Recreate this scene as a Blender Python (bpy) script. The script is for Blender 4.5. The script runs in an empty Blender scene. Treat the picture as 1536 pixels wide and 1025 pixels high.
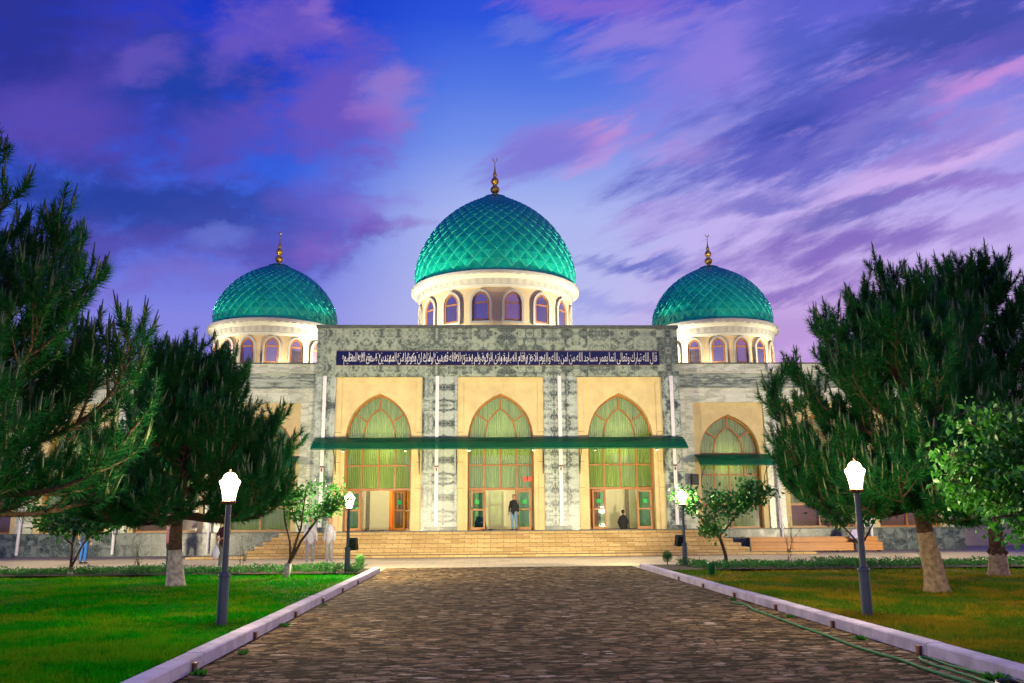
import bpy, bmesh, math, random, unicodedata
import numpy as np
from mathutils import Vector, Matrix, Euler
R = math.radians
PI = math.pi
random.seed(7)
rng = np.random.default_rng(11)
sc = bpy.context.scene
C = sc.collection

# ------------------------------------------------------------------ camera
cam_d = bpy.data.cameras.new('camera')
cam_d.sensor_width = 36.0
cam_d.lens = 36.0 * 1276 / 1536
cam_d.clip_start = 0.1
cam_d.clip_end = 2000
cam = bpy.data.objects.new('camera', cam_d)
C.objects.link(cam)
_y, _p, _r = R(2.24), R(11.8), R(-0.42)
_F = Vector((math.sin(_y) * math.cos(_p), math.cos(_y) * math.cos(_p), math.sin(_p)))
_R0 = Vector((math.cos(_y), -math.sin(_y), 0))
_U0 = _R0.cross(_F)
_R1 = _R0 * math.cos(_r) + _U0 * math.sin(_r)
_U1 = _U0 * math.cos(_r) - _R0 * math.sin(_r)
_m = Matrix((_R1, _U1, -_F)).transposed().to_4x4()
_m.translation = Vector((0, 0, 1.68))
cam.matrix_world = _m
sc.camera = cam

# ------------------------------------------------------------------ exposure
sc.view_settings.view_transform = 'Standard'
sc.view_settings.look = 'None'
sc.view_settings.exposure = 0
sc.view_settings.gamma = 1
sc.view_settings.use_curve_mapping = False
sc.cycles.max_bounces = 6
sc.cycles.transparent_max_bounces = 12
sc.cycles.sample_clamp_indirect = 4
sc.cycles.use_denoising = True

FLOOD_W = 6500
GLOBE_E = 14
LANTERN_W = 420
SKY_STRENGTH = 1.0


def s2l(c):
    return tuple(((v / 255) / 12.92 if v / 255 <= 0.04045 else (((v / 255) + 0.055) / 1.055) ** 2.4) for v in c)


# ------------------------------------------------------------------ world: dusk sky with clouds
class NT:
    """tiny helper for writing node maths"""
    def __init__(s, nt):
        s.nt = nt

    def n(s, t, **k):
        o = s.nt.nodes.new(t)
        for a, b in k.items():
            setattr(o, a, b)
        return o

    def put(s, sock, v):
        if isinstance(v, (int, float)):
            sock.default_value = v
        elif isinstance(v, (tuple, list)):
            v = tuple(v)
            if len(sock.default_value) == 4 and len(v) == 3:
                v = v + (1,)
            sock.default_value = v
        else:
            s.nt.links.new(v, sock)

    def m(s, op, a, b=0.0, c=0.0, clamp=False):
        o = s.n('ShaderNodeMath', operation=op, use_clamp=clamp)
        s.put(o.inputs[0], a)
        s.put(o.inputs[1], b)
        s.put(o.inputs[2], c)
        return o.outputs[0]

    def ss(s, v, a, b, x=0.0, y=1.0):
        o = s.n('ShaderNodeMapRange', interpolation_type='SMOOTHSTEP')
        s.put(o.inputs[0], v)
        s.put(o.inputs[1], a)
        s.put(o.inputs[2], b)
        s.put(o.inputs[3], x)
        s.put(o.inputs[4], y)
        return o.outputs[0]

    def mix(s, f, a, b, blend='MIX'):
        o = s.n('ShaderNodeMix', data_type='RGBA', blend_type=blend)
        s.put(o.inputs[0], f)
        s.put(o.inputs[6], a)
        s.put(o.inputs[7], b)
        return o.outputs[2]

    def ramp(s, v, pts, interp='LINEAR'):
        o = s.n('ShaderNodeValToRGB')
        cr = o.color_ramp
        cr.interpolation = interp
        while len(cr.elements) < len(pts):
            cr.elements.new(0.5)
        for e, (p, c) in zip(cr.elements, pts):
            e.position = p
            e.color = tuple(c) + (1,) if len(c) == 3 else c
        s.put(o.inputs[0], v)
        return o.outputs[0]

    def comb(s, x, y, z=0.0):
        o = s.n('ShaderNodeCombineXYZ')
        s.put(o.inputs[0], x)
        s.put(o.inputs[1], y)
        s.put(o.inputs[2], z)
        return o.outputs[0]

    def sep(s, v):
        o = s.n('ShaderNodeSeparateXYZ')
        s.put(o.inputs[0], v)
        return o.outputs

    def noise(s, vec, scale, detail=4, rough=0.55, dist=0.0, lac=2.0):
        o = s.n('ShaderNodeTexNoise')
        if vec is not None:
            s.put(o.inputs['Vector'], vec)
        s.put(o.inputs['Scale'], scale)
        s.put(o.inputs['Detail'], detail)
        s.put(o.inputs['Roughness'], rough)
        s.put(o.inputs['Distortion'], dist)
        s.put(o.inputs['Lacunarity'], lac)
        return o.outputs['Fac']

    def bump(s, h, strength=0.5, dist=0.02):
        o = s.n('ShaderNodeBump')
        s.put(o.inputs['Strength'], strength)
        s.put(o.inputs['Distance'], dist)
        s.put(o.inputs['Height'], h)
        return o.outputs[0]


w = bpy.data.worlds.new("World")
sc.world = w
w.use_nodes = True
nt = w.node_tree
nt.nodes.clear()
W = NT(nt)
tc = W.n('ShaderNodeTexCoord')
d = W.sep(tc.outputs['Generated'])
yy = W.m('MAXIMUM', W.m('ABSOLUTE', d[1]), 0.08)
U = W.m('DIVIDE', d[0], yy)      # sideways slope of the sight line
V = W.m('DIVIDE', d[2], yy)      # its rise
CLOUDS_L = [
    (-0.51, 0.536, 0.213, 0.137, 0, (73, 65, 168), 0.95),
    (-0.603, 0.637, 0.125, 0.113, 0, (38, 50, 146), 0.8),
    (-0.546, 0.49, 0.105, 0.054, 0, (96, 77, 182), 0.6),
    (-0.362, 0.547, 0.104, 0.069, 0, (33, 63, 168), 0.95),
    (-0.292, 0.484, 0.078, 0.054, 0, (89, 78, 184), 0.85),
    (-0.177, 0.522, 0.08, 0.078, 0, (105, 85, 192), 0.95),
    (-0.108, 0.521, 0.035, 0.046, 20, (166, 114, 206), 0.85),
    (-0.126, 0.495, 0.034, 0.036, 0, (144, 101, 200), 0.6),
    (-0.241, 0.643, 0.064, 0.048, 0, (102, 85, 194), 0.9),
    (-0.211, 0.655, 0.026, 0.027, 0, (150, 111, 204), 0.6),
    (-0.32, 0.618, 0.046, 0.047, 0, (112, 90, 198), 0.7),
    (-0.426, 0.569, 0.05, 0.023, 20, (120, 94, 196), 0.5),
    (-0.44, 0.399, 0.201, 0.042, -3, (38, 65, 160), 0.95),
    (-0.317, 0.368, 0.161, 0.034, -3, (56, 72, 166), 0.9),
    (-0.176, 0.388, 0.061, 0.044, 0, (102, 95, 202), 0.8),
    (-0.124, 0.362, 0.037, 0.023, 0, (113, 89, 188), 0.9),
    (-0.088, 0.359, 0.028, 0.014, 0, (156, 111, 202), 0.8),
    (-0.223, 0.325, 0.076, 0.031, 0, (89, 85, 184), 0.9),
    (-0.178, 0.332, 0.032, 0.019, 0, (136, 99, 196), 0.6),
    (-0.482, 0.334, 0.166, 0.03, 0, (83, 77, 174), 0.9),
    (-0.525, 0.284, 0.117, 0.025, 0, (120, 99, 196), 0.7),
    (-0.308, 0.344, 0.048, 0.017, 10, (112, 126, 218), 0.6),
    (-0.132, 0.397, 0.041, 0.026, 10, (140, 116, 208), 0.5),
    (-0.337, 0.297, 0.095, 0.017, 0, (120, 109, 201), 0.6),
]
CLOUDS_R = [
    (0.158, 0.661, 0.124, 0.024, 0, (141, 106, 208), 0.8),
    (0.21, 0.626, 0.097, 0.021, 14, (167, 118, 214), 0.8),
    (0.199, 0.578, 0.044, 0.013, 10, (141, 125, 222), 0.6),
    (0.061, 0.621, 0.048, 0.013, 12, (105, 118, 218), 0.8),
    (0.121, 0.577, 0.035, 0.009, 5, (112, 134, 230), 0.5),
    (0.313, 0.585, 0.106, 0.057, 25, (146, 127, 222), 0.8),
    (0.505, 0.554, 0.293, 0.071, 27, (77, 88, 188), 0.95),
    (0.648, 0.638, 0.164, 0.059, 15, (67, 78, 172), 0.9),
    (0.413, 0.615, 0.053, 0.044, 30, (75, 92, 196), 0.7),
    (0.438, 0.492, 0.183, 0.043, 24, (92, 93, 196), 0.9),
    (0.417, 0.499, 0.052, 0.019, 18, (63, 78, 176), 0.85),
    (0.596, 0.574, 0.134, 0.019, 24, (120, 100, 200), 0.6),
    (0.684, 0.563, 0.099, 0.021, 24, (201, 144, 222), 0.85),
    (0.498, 0.573, 0.062, 0.012, 24, (150, 129, 216), 0.5),
    (0.527, 0.512, 0.141, 0.015, 24, (161, 123, 212), 0.55),
    (0.536, 0.427, 0.226, 0.033, 17, (208, 174, 236), 0.9),
    (0.334, 0.365, 0.135, 0.018, 20, (193, 178, 240), 0.6),
    (0.585, 0.471, 0.114, 0.015, 14, (131, 106, 200), 0.6),
    (0.362, 0.392, 0.072, 0.015, 18, (114, 111, 200), 0.85),
    (0.497, 0.382, 0.154, 0.018, 13, (105, 100, 188), 0.9),
    (0.62, 0.403, 0.104, 0.013, 10, (150, 118, 204), 0.7),
    (0.459, 0.332, 0.17, 0.021, 8, (125, 99, 190), 0.9),
    (0.64, 0.349, 0.103, 0.019, 10, (174, 122, 206), 0.7),
    (0.434, 0.236, 0.233, 0.059, 5, (191, 127, 206), 0.75),
    (0.395, 0.279, 0.1, 0.014, 8, (122, 95, 186), 0.7),
    (0.11, 0.466, 0.102, 0.031, 22, (154, 125, 216), 0.75),
    (0.068, 0.443, 0.076, 0.027, 25, (122, 118, 214), 0.75),
    (0.158, 0.489, 0.043, 0.015, 25, (199, 148, 216), 0.6),
    (0.135, 0.443, 0.051, 0.016, 30, (201, 152, 220), 0.5),
    (0.246, 0.458, 0.06, 0.013, 15, (184, 152, 226), 0.5),
    (0.29, 0.486, 0.052, 0.011, 20, (165, 152, 228), 0.5),
    (0.202, 0.314, 0.079, 0.011, 8, (97, 106, 198), 0.85),
    (0.147, 0.261, 0.098, 0.012, 0, (141, 143, 224), 0.5),
    (0.234, 0.373, 0.076, 0.014, 10, (178, 152, 226), 0.45),
]
ruv = W.comb(U, V, 0.0)


def vnoise(vec, scale, detail, rough):
    o = W.n('ShaderNodeTexNoise')
    W.put(o.inputs['Vector'], vec)
    W.put(o.inputs['Scale'], scale)
    W.put(o.inputs['Detail'], detail)
    W.put(o.inputs['Roughness'], rough)
    return o


def vm(op, a, b=None, sc_=None):
    o = W.n('ShaderNodeVectorMath', operation=op)
    W.put(o.inputs[0], a)
    if b is not None:
        W.put(o.inputs[1], b)
    if sc_ is not None:
        o.inputs['Scale'].default_value = sc_
    return o


def mapping(vec, loc=(0, 0, 0), rot=0.0, scl=(1, 1, 1), kind='TEXTURE'):
    o = W.n('ShaderNodeMapping', vector_type=kind)
    W.put(o.inputs['Vector'], vec)
    o.inputs['Location'].default_value = loc
    o.inputs['Rotation'].default_value = (0, 0, rot)
    o.inputs['Scale'].default_value = scl
    return o.outputs[0]


# two families of cloud: heaped on the left, wind-drawn streaks on the right
warpL = vm('SCALE', vm('SUBTRACT', vnoise(mapping(ruv, kind='POINT', scl=(1, 1.5, 1)), 5.0, 6, 0.6).outputs['Color'], (0.5, 0.5, 0.5)).outputs[0], None, 0.17).outputs[0]
JL = vm('MULTIPLY', vm('ADD', ruv, warpL).outputs[0], (1, 1, 0)).outputs[0]
rotR = mapping(ruv, rot=R(24), scl=(1, 0.24, 1))
warpR = vm('SCALE', vm('SUBTRACT', vnoise(rotR, 4.2, 7, 0.62).outputs['Color'], (0.5, 0.5, 0.5)).outputs[0], None, 0.13).outputs[0]
JR = vm('MULTIPLY', vm('ADD', ruv, warpR).outputs[0], (1, 1, 0)).outputs[0]
nL = W.m('MULTIPLY', W.m('SUBTRACT', vnoise(mapping(ruv, loc=(3, 1, 4), scl=(1, 0.6, 1)), 13.0, 9, 0.66).outputs['Fac'], 0.5), 2.2)
nR = W.m('MULTIPLY', W.m('SUBTRACT', vnoise(mapping(rotR, loc=(5, 2, 1)), 10.0, 9, 0.64).outputs['Fac'], 0.5), 2.4)
skyL = W.ramp(W.m('DIVIDE', V, 0.8), [(0.0, s2l((160, 125, 210))), (0.16, s2l((150, 140, 224))), (0.30, s2l((132, 134, 226))), (0.42, s2l((82, 108, 222))),
                                      (0.55, s2l((48, 92, 220))), (0.72, s2l((20, 62, 210))), (1.0, s2l((14, 44, 178)))])
skyC = W.ramp(W.m('DIVIDE', V, 0.8), [(0.0, s2l((178, 160, 230))), (0.30, s2l((186, 190, 238))), (0.46, s2l((172, 184, 240))), (0.58, s2l((118, 146, 234))),
                                      (0.68, s2l((84, 120, 228))), (0.80, s2l((46, 86, 220))), (1.0, s2l((22, 54, 200)))])
skyR = W.ramp(W.m('DIVIDE', V, 0.8), [(0.0, s2l((208, 130, 206))), (0.12, s2l((206, 146, 218))), (0.3, s2l((208, 182, 238))), (0.45, s2l((196, 178, 240))),
                                      (0.60, s2l((150, 146, 230))), (0.78, s2l((100, 104, 214))), (1.0, s2l((76, 72, 190)))])
col = W.mix(W.ss(U, -0.26, 0.0), skyL, skyC)
col = W.mix(W.ss(W.m('ADD', U, W.m('MULTIPLY', V, -0.1)), 0.05, 0.34), col, skyR)


def cloud(col, J, nz, u, v, ru, rv, ang, c_, amt, k_=0.55):
    if c_[0] > 150 and c_[2] < 215:      # lit pink cloud: keep it soft
        amt *= 0.88
        c_ = (c_[0] - 12, c_[1] + 14, c_[2] + 4)
    p = mapping(J, loc=(u, v, 0), rot=R(ang), scl=(ru * 1.25, rv * 1.25, 1))
    r_ = vm('LENGTH', p).outputs['Value']
    return W.mix(W.ss(W.m('MULTIPLY_ADD', nz, k_, r_), 1.25, 0.15, 0.0, amt), col, s2l(c_))


for c_ in CLOUDS_L:
    col = cloud(col, JL, nL, *c_, k_=0.85)
for c_ in CLOUDS_R:
    col = cloud(col, JR, nR, *c_, k_=0.75)
# fine pale wisps through the right half
col = W.mix(W.m('MULTIPLY', W.m('MULTIPLY', W.ss(nR, 0.1, 0.8), W.ss(U, 0.1, 0.4)), 0.35), col, s2l((214, 172, 232)))
col = W.mix(W.m('MULTIPLY', W.m('MULTIPLY', W.ss(nL, 0.15, 0.8), W.ss(U, -0.02, -0.2)), 0.18), col, s2l((120, 120, 222)))
bg = W.n('ShaderNodeBackground')
W.put(bg.inputs[0], col)
bg.inputs[1].default_value = SKY_STRENGTH
# a whisper of the physical twilight sky on top
nish = W.n('ShaderNodeTexSky', sky_type='NISHITA')
nish.sun_disc = False
nish.sun_elevation = R(1.0)
nish.sun_rotation = R(60)
bg2 = W.n('ShaderNodeBackground')
W.put(bg2.inputs[0], nish.outputs[0])
bg2.inputs[1].default_value = 0.0004
ad = W.n('ShaderNodeAddShader')
nt.links.new(bg.outputs[0], ad.inputs[0])
nt.links.new(bg2.outputs[0], ad.inputs[1])
wo = W.n('ShaderNodeOutputWorld')
nt.links.new(ad.outputs[0], wo.inputs[0])


# ------------------------------------------------------------------ object helpers
def tag(o, label=None, cat=None, group=None, kind=None):
    if label: o['label'] = label
    if cat: o['category'] = cat
    if group: o['group'] = group
    if kind: o['kind'] = kind
    return o


def thing(name, label, cat, loc=(0, 0, 0), rz=0.0, group=None):
    o = bpy.data.objects.new(name, None)
    o.empty_display_size = 0.3
    C.objects.link(o)
    o.location = loc
    o.rotation_euler = (0, 0, rz)
    return tag(o, label, cat, group)


class MB:
    """collects faces for ONE mesh object"""
    def __init__(s):
        s.v = []
        s.f = []
        s.mi = []
        s.cur = 0

    def add(s, vs, fs):
        b = len(s.v)
        s.v.extend([tuple(v) for v in vs])
        for f in fs:
            s.f.append(tuple(i + b for i in f))
            s.mi.append(s.cur)
        return s

    def box(s, x0, x1, y0, y1, z0, z1, M=None):
        vs = [Vector((x, y, z)) for x in (x0, x1) for y in (y0, y1) for z in (z0, z1)]
        if M is not None:
            vs = [M @ v for v in vs]
        return s.add(vs, [(0, 1, 3, 2), (4, 6, 7, 5), (0, 4, 5, 1), (2, 3, 7, 6), (0, 2, 6, 4), (1, 5, 7, 3)])

    def tube(s, pts, rad, n=8, caps=True, ell=None):
        pts = [Vector(p) for p in pts]
        if isinstance(rad, (int, float)):
            rad = [rad] * len(pts)
        rings = []
        prev = None
        for i, p in enumerate(pts):
            t = (pts[min(i + 1, len(pts) - 1)] - pts[max(i - 1, 0)])
            if t.length < 1e-9:
                t = Vector((0, 0, 1))
            t.normalize()
            if ell is not None:
                ax = Vector(ell[0]).normalized()
                ax = (ax - t * ax.dot(t)).normalized()
            elif prev is None:
                ax = Vector((1, 0, 0)) if abs(t.x) < 0.9 else Vector((0, 1, 0))
                ax = (ax - t * ax.dot(t)).normalized()
            else:
                ax = (prev - t * prev.dot(t)).normalized()
            prev = ax
            bx = t.cross(ax)
            k = ell[1] if ell is not None else 1.0
            rings.append([p + ax * math.cos(2 * PI * j / n) * rad[i] + bx * math.sin(2 * PI * j / n) * rad[i] * k for j in range(n)])
        vs = [v for r_ in rings for v in r_]
        fs = []
        for i in range(len(pts) - 1):
            for j in range(n):
                fs.append((i * n + j, i * n + (j + 1) % n, (i + 1) * n + (j + 1) % n, (i + 1) * n + j))
        if caps:
            fs.append(tuple(reversed(range(n))))
            fs.append(tuple((len(pts) - 1) * n + j for j in range(n)))
        return s.add(vs, fs)

    def lathe(s, prof, n=24, c=(0, 0, 0), a0=0.0, a1=2 * PI):
        full = abs(a1 - a0 - 2 * PI) < 1e-6
        m = n if full else n + 1
        vs = [(c[0] + r_ * math.cos(a0 + (a1 - a0) * j / n), c[1] + r_ * math.sin(a0 + (a1 - a0) * j / n), c[2] + z) for r_, z in prof for j in range(m)]
        fs = []
        for i in range(len(prof) - 1):
            for j in range(n):
                k = (j + 1) % m
                fs.append((i * m + j, i * m + k, (i + 1) * m + k, (i + 1) * m + j))
        return s.add(vs, fs)

    def prism(s, poly, y0, y1):
        """poly of (x,z), extruded from y0 to y1"""
        n = len(poly)
        vs = [(x, y0, z) for x, z in poly] + [(x, y1, z) for x, z in poly]
        fs = [tuple(range(n)), tuple(reversed(range(n, 2 * n)))]
        for i in range(n):
            j = (i + 1) % n
            fs.append((i, i + n, j + n, j))
        return s.add(vs, fs)

    def bar(s, pts, wdt, y0, y1):
        """a moulding of rectangular section following (x,z) points"""
        pts = [Vector((p[0], p[1])) for p in pts]
        L, Rr = [], []
        for i, p in enumerate(pts):
            t = pts[min(i + 1, len(pts) - 1)] - pts[max(i - 1, 0)]
            t.normalize()
            nn = Vector((-t.y, t.x)) * wdt / 2
            L.append(p + nn)
            Rr.append(p - nn)
        vs = []
        for a_, b_ in zip(L, Rr):
            vs += [(a_.x, y0, a_.y), (b_.x, y0, b_.y), (b_.x, y1, b_.y), (a_.x, y1, a_.y)]
        fs = []
        for i in range(len(pts) - 1):
            q = i * 4
            for j in range(4):
                k = (j + 1) % 4
                fs.append((q + j, q + k, q + 4 + k, q + 4 + j))
        q = (len(pts) - 1) * 4
        fs += [(3, 2, 1, 0), (q, q + 1, q + 2, q + 3)]
        return s.add(vs, fs)

    def build(s, name, mats, parent=None, smooth=False, loc=None, fixn=True):
        me = bpy.data.meshes.new(name)
        me.from_pydata(s.v, [], s.f)
        if not isinstance(mats, (list, tuple)):
            mats = [mats]
        for m_ in mats:
            me.materials.append(m_)
        me.polygons.foreach_set('material_index', s.mi)
        if smooth:
            me.polygons.foreach_set('use_smooth', [True] * len(s.f))
        if fixn:
            b = bmesh.new()
            b.from_mesh(me)
            bmesh.ops.recalc_face_normals(b, faces=b.faces)
            b.to_mesh(me)
            b.free()
        me.update()
        o = bpy.data.objects.new(name, me)
        C.objects.link(o)
        if parent is not None:
            o.parent = parent
        if loc is not None:
            o.location = loc
        return o


def np_obj(name, verts, faces, mats, mi=None, parent=None, smooth=False):
    """verts (n,3), faces (m,k) arrays of one size"""
    me = bpy.data.meshes.new(name)
    m_, k = faces.shape
    me.vertices.add(len(verts))
    me.vertices.foreach_set('co', np.asarray(verts, dtype=np.float32).ravel())
    me.loops.add(m_ * k)
    me.loops.foreach_set('vertex_index', faces.astype(np.int32).ravel())
    me.polygons.add(m_)
    me.polygons.foreach_set('loop_start', np.arange(0, m_ * k, k, dtype=np.int32))
    for q in (mats if isinstance(mats, (list, tuple)) else [mats]):
        me.materials.append(q)
    if mi is not None:
        me.polygons.foreach_set('material_index', np.asarray(mi, dtype=np.int32))
    if smooth:
        me.polygons.foreach_set('use_smooth', np.ones(m_, dtype=bool))
    me.update(calc_edges=True)
    me.validate()
    o = bpy.data.objects.new(name, me)
    C.objects.link(o)
    if parent is not None:
        o.parent = parent
    return o


def copy_tree(o, parent=None):
    c = o.copy()
    C.objects.link(c)
    if parent is not None:
        c.parent = parent
    for ch in list(o.children):
        copy_tree(ch, c)
    return c


# ------------------------------------------------------------------ materials
def newmat(name):
    m_ = bpy.data.materials.new(name)
    m_.use_nodes = True
    t = m_.node_tree
    t.nodes.clear()
    N = NT(t)
    out = N.n('ShaderNodeOutputMaterial')
    p = N.n('ShaderNodeBsdfPrincipled')
    t.links.new(p.outputs[0], out.inputs[0])
    tcn = N.n('ShaderNodeTexCoord')
    N.P, N.out, N.oc = p, out, tcn.outputs['Object']
    return m_, N


def simple(name, c, rough=0.6, metal=0.0, var=0.15, scale=6.0, bump=0.0, bscale=40.0, spec=0.5):
    m_, N = newmat(name)
    n1 = N.noise(N.oc, scale, 5, 0.6)
    col_ = N.mix(N.ss(n1, 0.3, 0.7), tuple(x * (1 - var) for x in c), tuple(min(1, x * (1 + var)) for x in c))
    N.put(N.P.inputs['Base Color'], col_)
    N.put(N.P.inputs['Roughness'], rough)
    N.put(N.P.inputs['Metallic'], metal)
    N.put(N.P.inputs['Specular IOR Level'], spec)
    if bump:
        N.put(N.P.inputs['Normal'], N.bump(N.noise(N.oc, bscale, 4), bump, 0.02))
    return m_


def marble(name, dark, mid, light, pw, ph, mirror=True, stretch=(1, 1, 1), rough=0.32, scale=2.2, joint=0.35, off=(0, 0)):
    m_, N = newmat(name)
    s_ = N.sep(N.oc)
    x = N.m('ADD', s_[0], off[0])
    z = N.m('ADD', s_[2], off[1])
    jx = N.m('PINGPONG', x, pw)
    jz = N.m('PINGPONG', z, ph)
    if mirror:
        cx_, cz = jx, jz
    else:
        cx_ = N.m('ADD', x, N.m('MULTIPLY', N.m('FLOOR', N.m('DIVIDE', x, pw)), 3.7))
        cz = N.m('ADD', z, N.m('MULTIPLY', N.m('FLOOR', N.m('DIVIDE', z, ph)), 5.3))
    bay = N.m('FLOOR', N.m('DIVIDE', x, pw * 2 if mirror else pw))
    v = N.comb(N.m('MULTIPLY', cx_, stretch[0]), N.m('ADD', N.m('MULTIPLY', s_[1], stretch[1]), N.m('MULTIPLY', bay, 1.7)), N.m('MULTIPLY', cz, stretch[2]))
    n1 = N.noise(v, scale * 0.62, 6, 0.62, 1.3)
    n2 = N.noise(v, scale * 0.55, 5, 0.55, 1.8)
    vein = N.m('ABSOLUTE', N.m('SUBTRACT', n2, 0.5))
    n3 = N.noise(v, scale * 1.5, 6, 0.6, 2.0)
    vein2 = N.m('ABSOLUTE', N.m('SUBTRACT', n3, 0.5))
    col_ = N.mix(N.ss(n1, 0.44, 0.58), mid, light)
    col_ = N.mix(N.m('MULTIPLY', N.ss(n1, 0.515, 0.43), 0.9), col_, dark)
    col_ = N.mix(N.m('MULTIPLY', N.ss(vein, 0.022, 0.0), 0.8), col_, dark)
    col_ = N.mix(N.m('MULTIPLY', N.ss(vein2, 0.03, 0.0), 0.6), col_, tuple(min(1, c * 1.35) for c in light))
    wn = N.n('ShaderNodeTexWhiteNoise', noise_dimensions='2D')
    N.put(wn.inputs['Vector'], N.comb(N.m('FLOOR', N.m('DIVIDE', x, pw)), N.m('FLOOR', N.m('DIVIDE', z, ph))))
    col_ = N.mix(N.m('MULTIPLY', wn.outputs['Value'], 0.18), col_, dark)
    edge = N.m('MINIMUM', N.m('MINIMUM', jx, N.m('SUBTRACT', pw, jx)), N.m('MINIMUM', jz, N.m('SUBTRACT', ph, jz)))
    col_ = N.mix(N.m('MULTIPLY', N.ss(edge, 0.012, 0.004), joint), col_, (0.05, 0.05, 0.045))
    N.put(N.P.inputs['Base Color'], col_)
    N.put(N.P.inputs['Roughness'], N.ss(n1, 0.3, 0.7, rough - 0.06, rough + 0.1))
    return m_


def bricks(name, c1, c2, mortar, bw, bh, msize=0.012, rough=0.75, plane='XY', bump=0.5, stain=(0.5, 0.45, 0.4), stain_amt=0.5, off=0.5, nscale=1.2, fine=30.0):
    m_, N = newmat(name)
    s_ = N.sep(N.oc)
    v = {'XY': N.comb(s_[0], s_[1]), 'XZ': N.comb(N.m('ADD', s_[0], s_[1]), s_[2])}[plane]
    wob = N.noise(v, 3.0, 3)
    b = N.n('ShaderNodeTexBrick')
    b.offset = off
    N.put(b.inputs['Vector'], v)
    for k_, vv in (('Color1', c1), ('Color2', c2), ('Mortar', mortar)):
        N.put(b.inputs[k_], vv)
    N.put(b.inputs['Scale'], 1.0)
    N.put(b.inputs['Mortar Size'], msize)
    N.put(b.inputs['Mortar Smooth'], 0.4)
    N.put(b.inputs['Bias'], 0.0)
    N.put(b.inputs['Brick Width'], bw)
    N.put(b.inputs['Row Height'], bh)
    n1 = N.noise(N.oc, nscale, 7, 0.65, 0.6)
    n2 = N.noise(N.oc, fine, 5, 0.7)
    col_ = N.mix(N.m('MULTIPLY', N.ss(n1, 0.45, 0.7), stain_amt), b.outputs['Color'], stain, 'MULTIPLY')
    col_ = N.mix(N.ss(n2, 0.3, 0.75, 0.0, 0.45), col_, tuple(c * 0.5 for c in c1))
    N.put(N.P.inputs['Base Color'], col_)
    N.put(N.P.inputs['Roughness'], rough)
    h = N.m('ADD', N.m('MULTIPLY', b.outputs['Fac'], -1.0), N.m('ADD', N.m('MULTIPLY', n2, 0.6), N.m('MULTIPLY', wob, 0.5)))
    N.put(N.P.inputs['Normal'], N.bump(h, bump, 0.02))
    return m_


def leafmat(name, c1, c2, trans=0.35, scale=9.0, rough=0.5, gloss=0.06, dry=None):
    m_, N = newmat(name)
    n1 = N.noise(N.oc, scale, 3, 0.6)
    n0 = N.noise(N.oc, 0.9, 2, 0.5)
    f = N.m('ADD', N.m('MULTIPLY', N.ss(n1, 0.3, 0.7), 0.7), N.m('MULTIPLY', N.ss(n0, 0.35, 0.65), 0.3))
    col_ = N.mix(f, c1, c2)
    if dry:
        d1 = N.noise(N.oc, 0.55, 5, 0.6, 0.4)
        d3 = N.noise(N.oc, 3.0, 4, 0.6)
        col_ = N.mix(N.m('MULTIPLY', N.ss(N.m('ADD', N.m('MULTIPLY', d1, 0.65), N.m('MULTIPLY', d3, 0.35)), 0.45, 0.57), 0.85), col_, dry)
    dif = N.n('ShaderNodeBsdfDiffuse')
    tr = N.n('ShaderNodeBsdfTranslucent')
    gl = N.n('ShaderNodeBsdfGlossy')
    N.put(dif.inputs[0], col_)
    N.put(tr.inputs[0], N.mix(0.5, col_, tuple(min(1, c * 1.6) for c in c2)))
    N.put(gl.inputs['Roughness'], rough)
    N.put(gl.inputs[0], (0.8, 0.9, 0.8))
    m1 = N.n('ShaderNodeMixShader')
    m1.inputs[0].default_value = trans
    N.nt.links.new(dif.outputs[0], m1.inputs[1])
    N.nt.links.new(tr.outputs[0], m1.inputs[2])
    m2 = N.n('ShaderNodeMixShader')
    m2.inputs[0].default_value = gloss
    N.nt.links.new(m1.outputs[0], m2.inputs[1])
    N.nt.links.new(gl.outputs[0], m2.inputs[2])
    N.nt.links.new(m2.outputs[0], N.out.inputs[0])
    return m_


def glassmat(name, tint, refl=0.25, rough=0.03, trans=True):
    m_, N = newmat(name)
    if not trans:
        N.put(N.P.inputs['Base Color'], tint)
        N.put(N.P.inputs['Roughness'], rough)
        N.put(N.P.inputs['Metallic'], refl)
        return m_
    tr = N.n('ShaderNodeBsdfTransparent')
    N.put(tr.inputs[0], tint)
    gl = N.n('ShaderNodeBsdfGlossy')
    N.put(gl.inputs['Roughness'], rough)
    mx = N.n('ShaderNodeMixShader')
    mx.inputs[0].default_value = refl
    N.nt.links.new(tr.outputs[0], mx.inputs[1])
    N.nt.links.new(gl.outputs[0], mx.inputs[2])
    N.nt.links.new(mx.outputs[0], N.out.inputs[0])
    return m_


def emit(name, c, s_):
    m_, N = newmat(name)
    e = N.n('ShaderNodeEmission')
    N.put(e.inputs[0], c)
    e.inputs[1].default_value = s_
    N.nt.links.new(e.outputs[0], N.out.inputs[0])
    return m_


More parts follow.
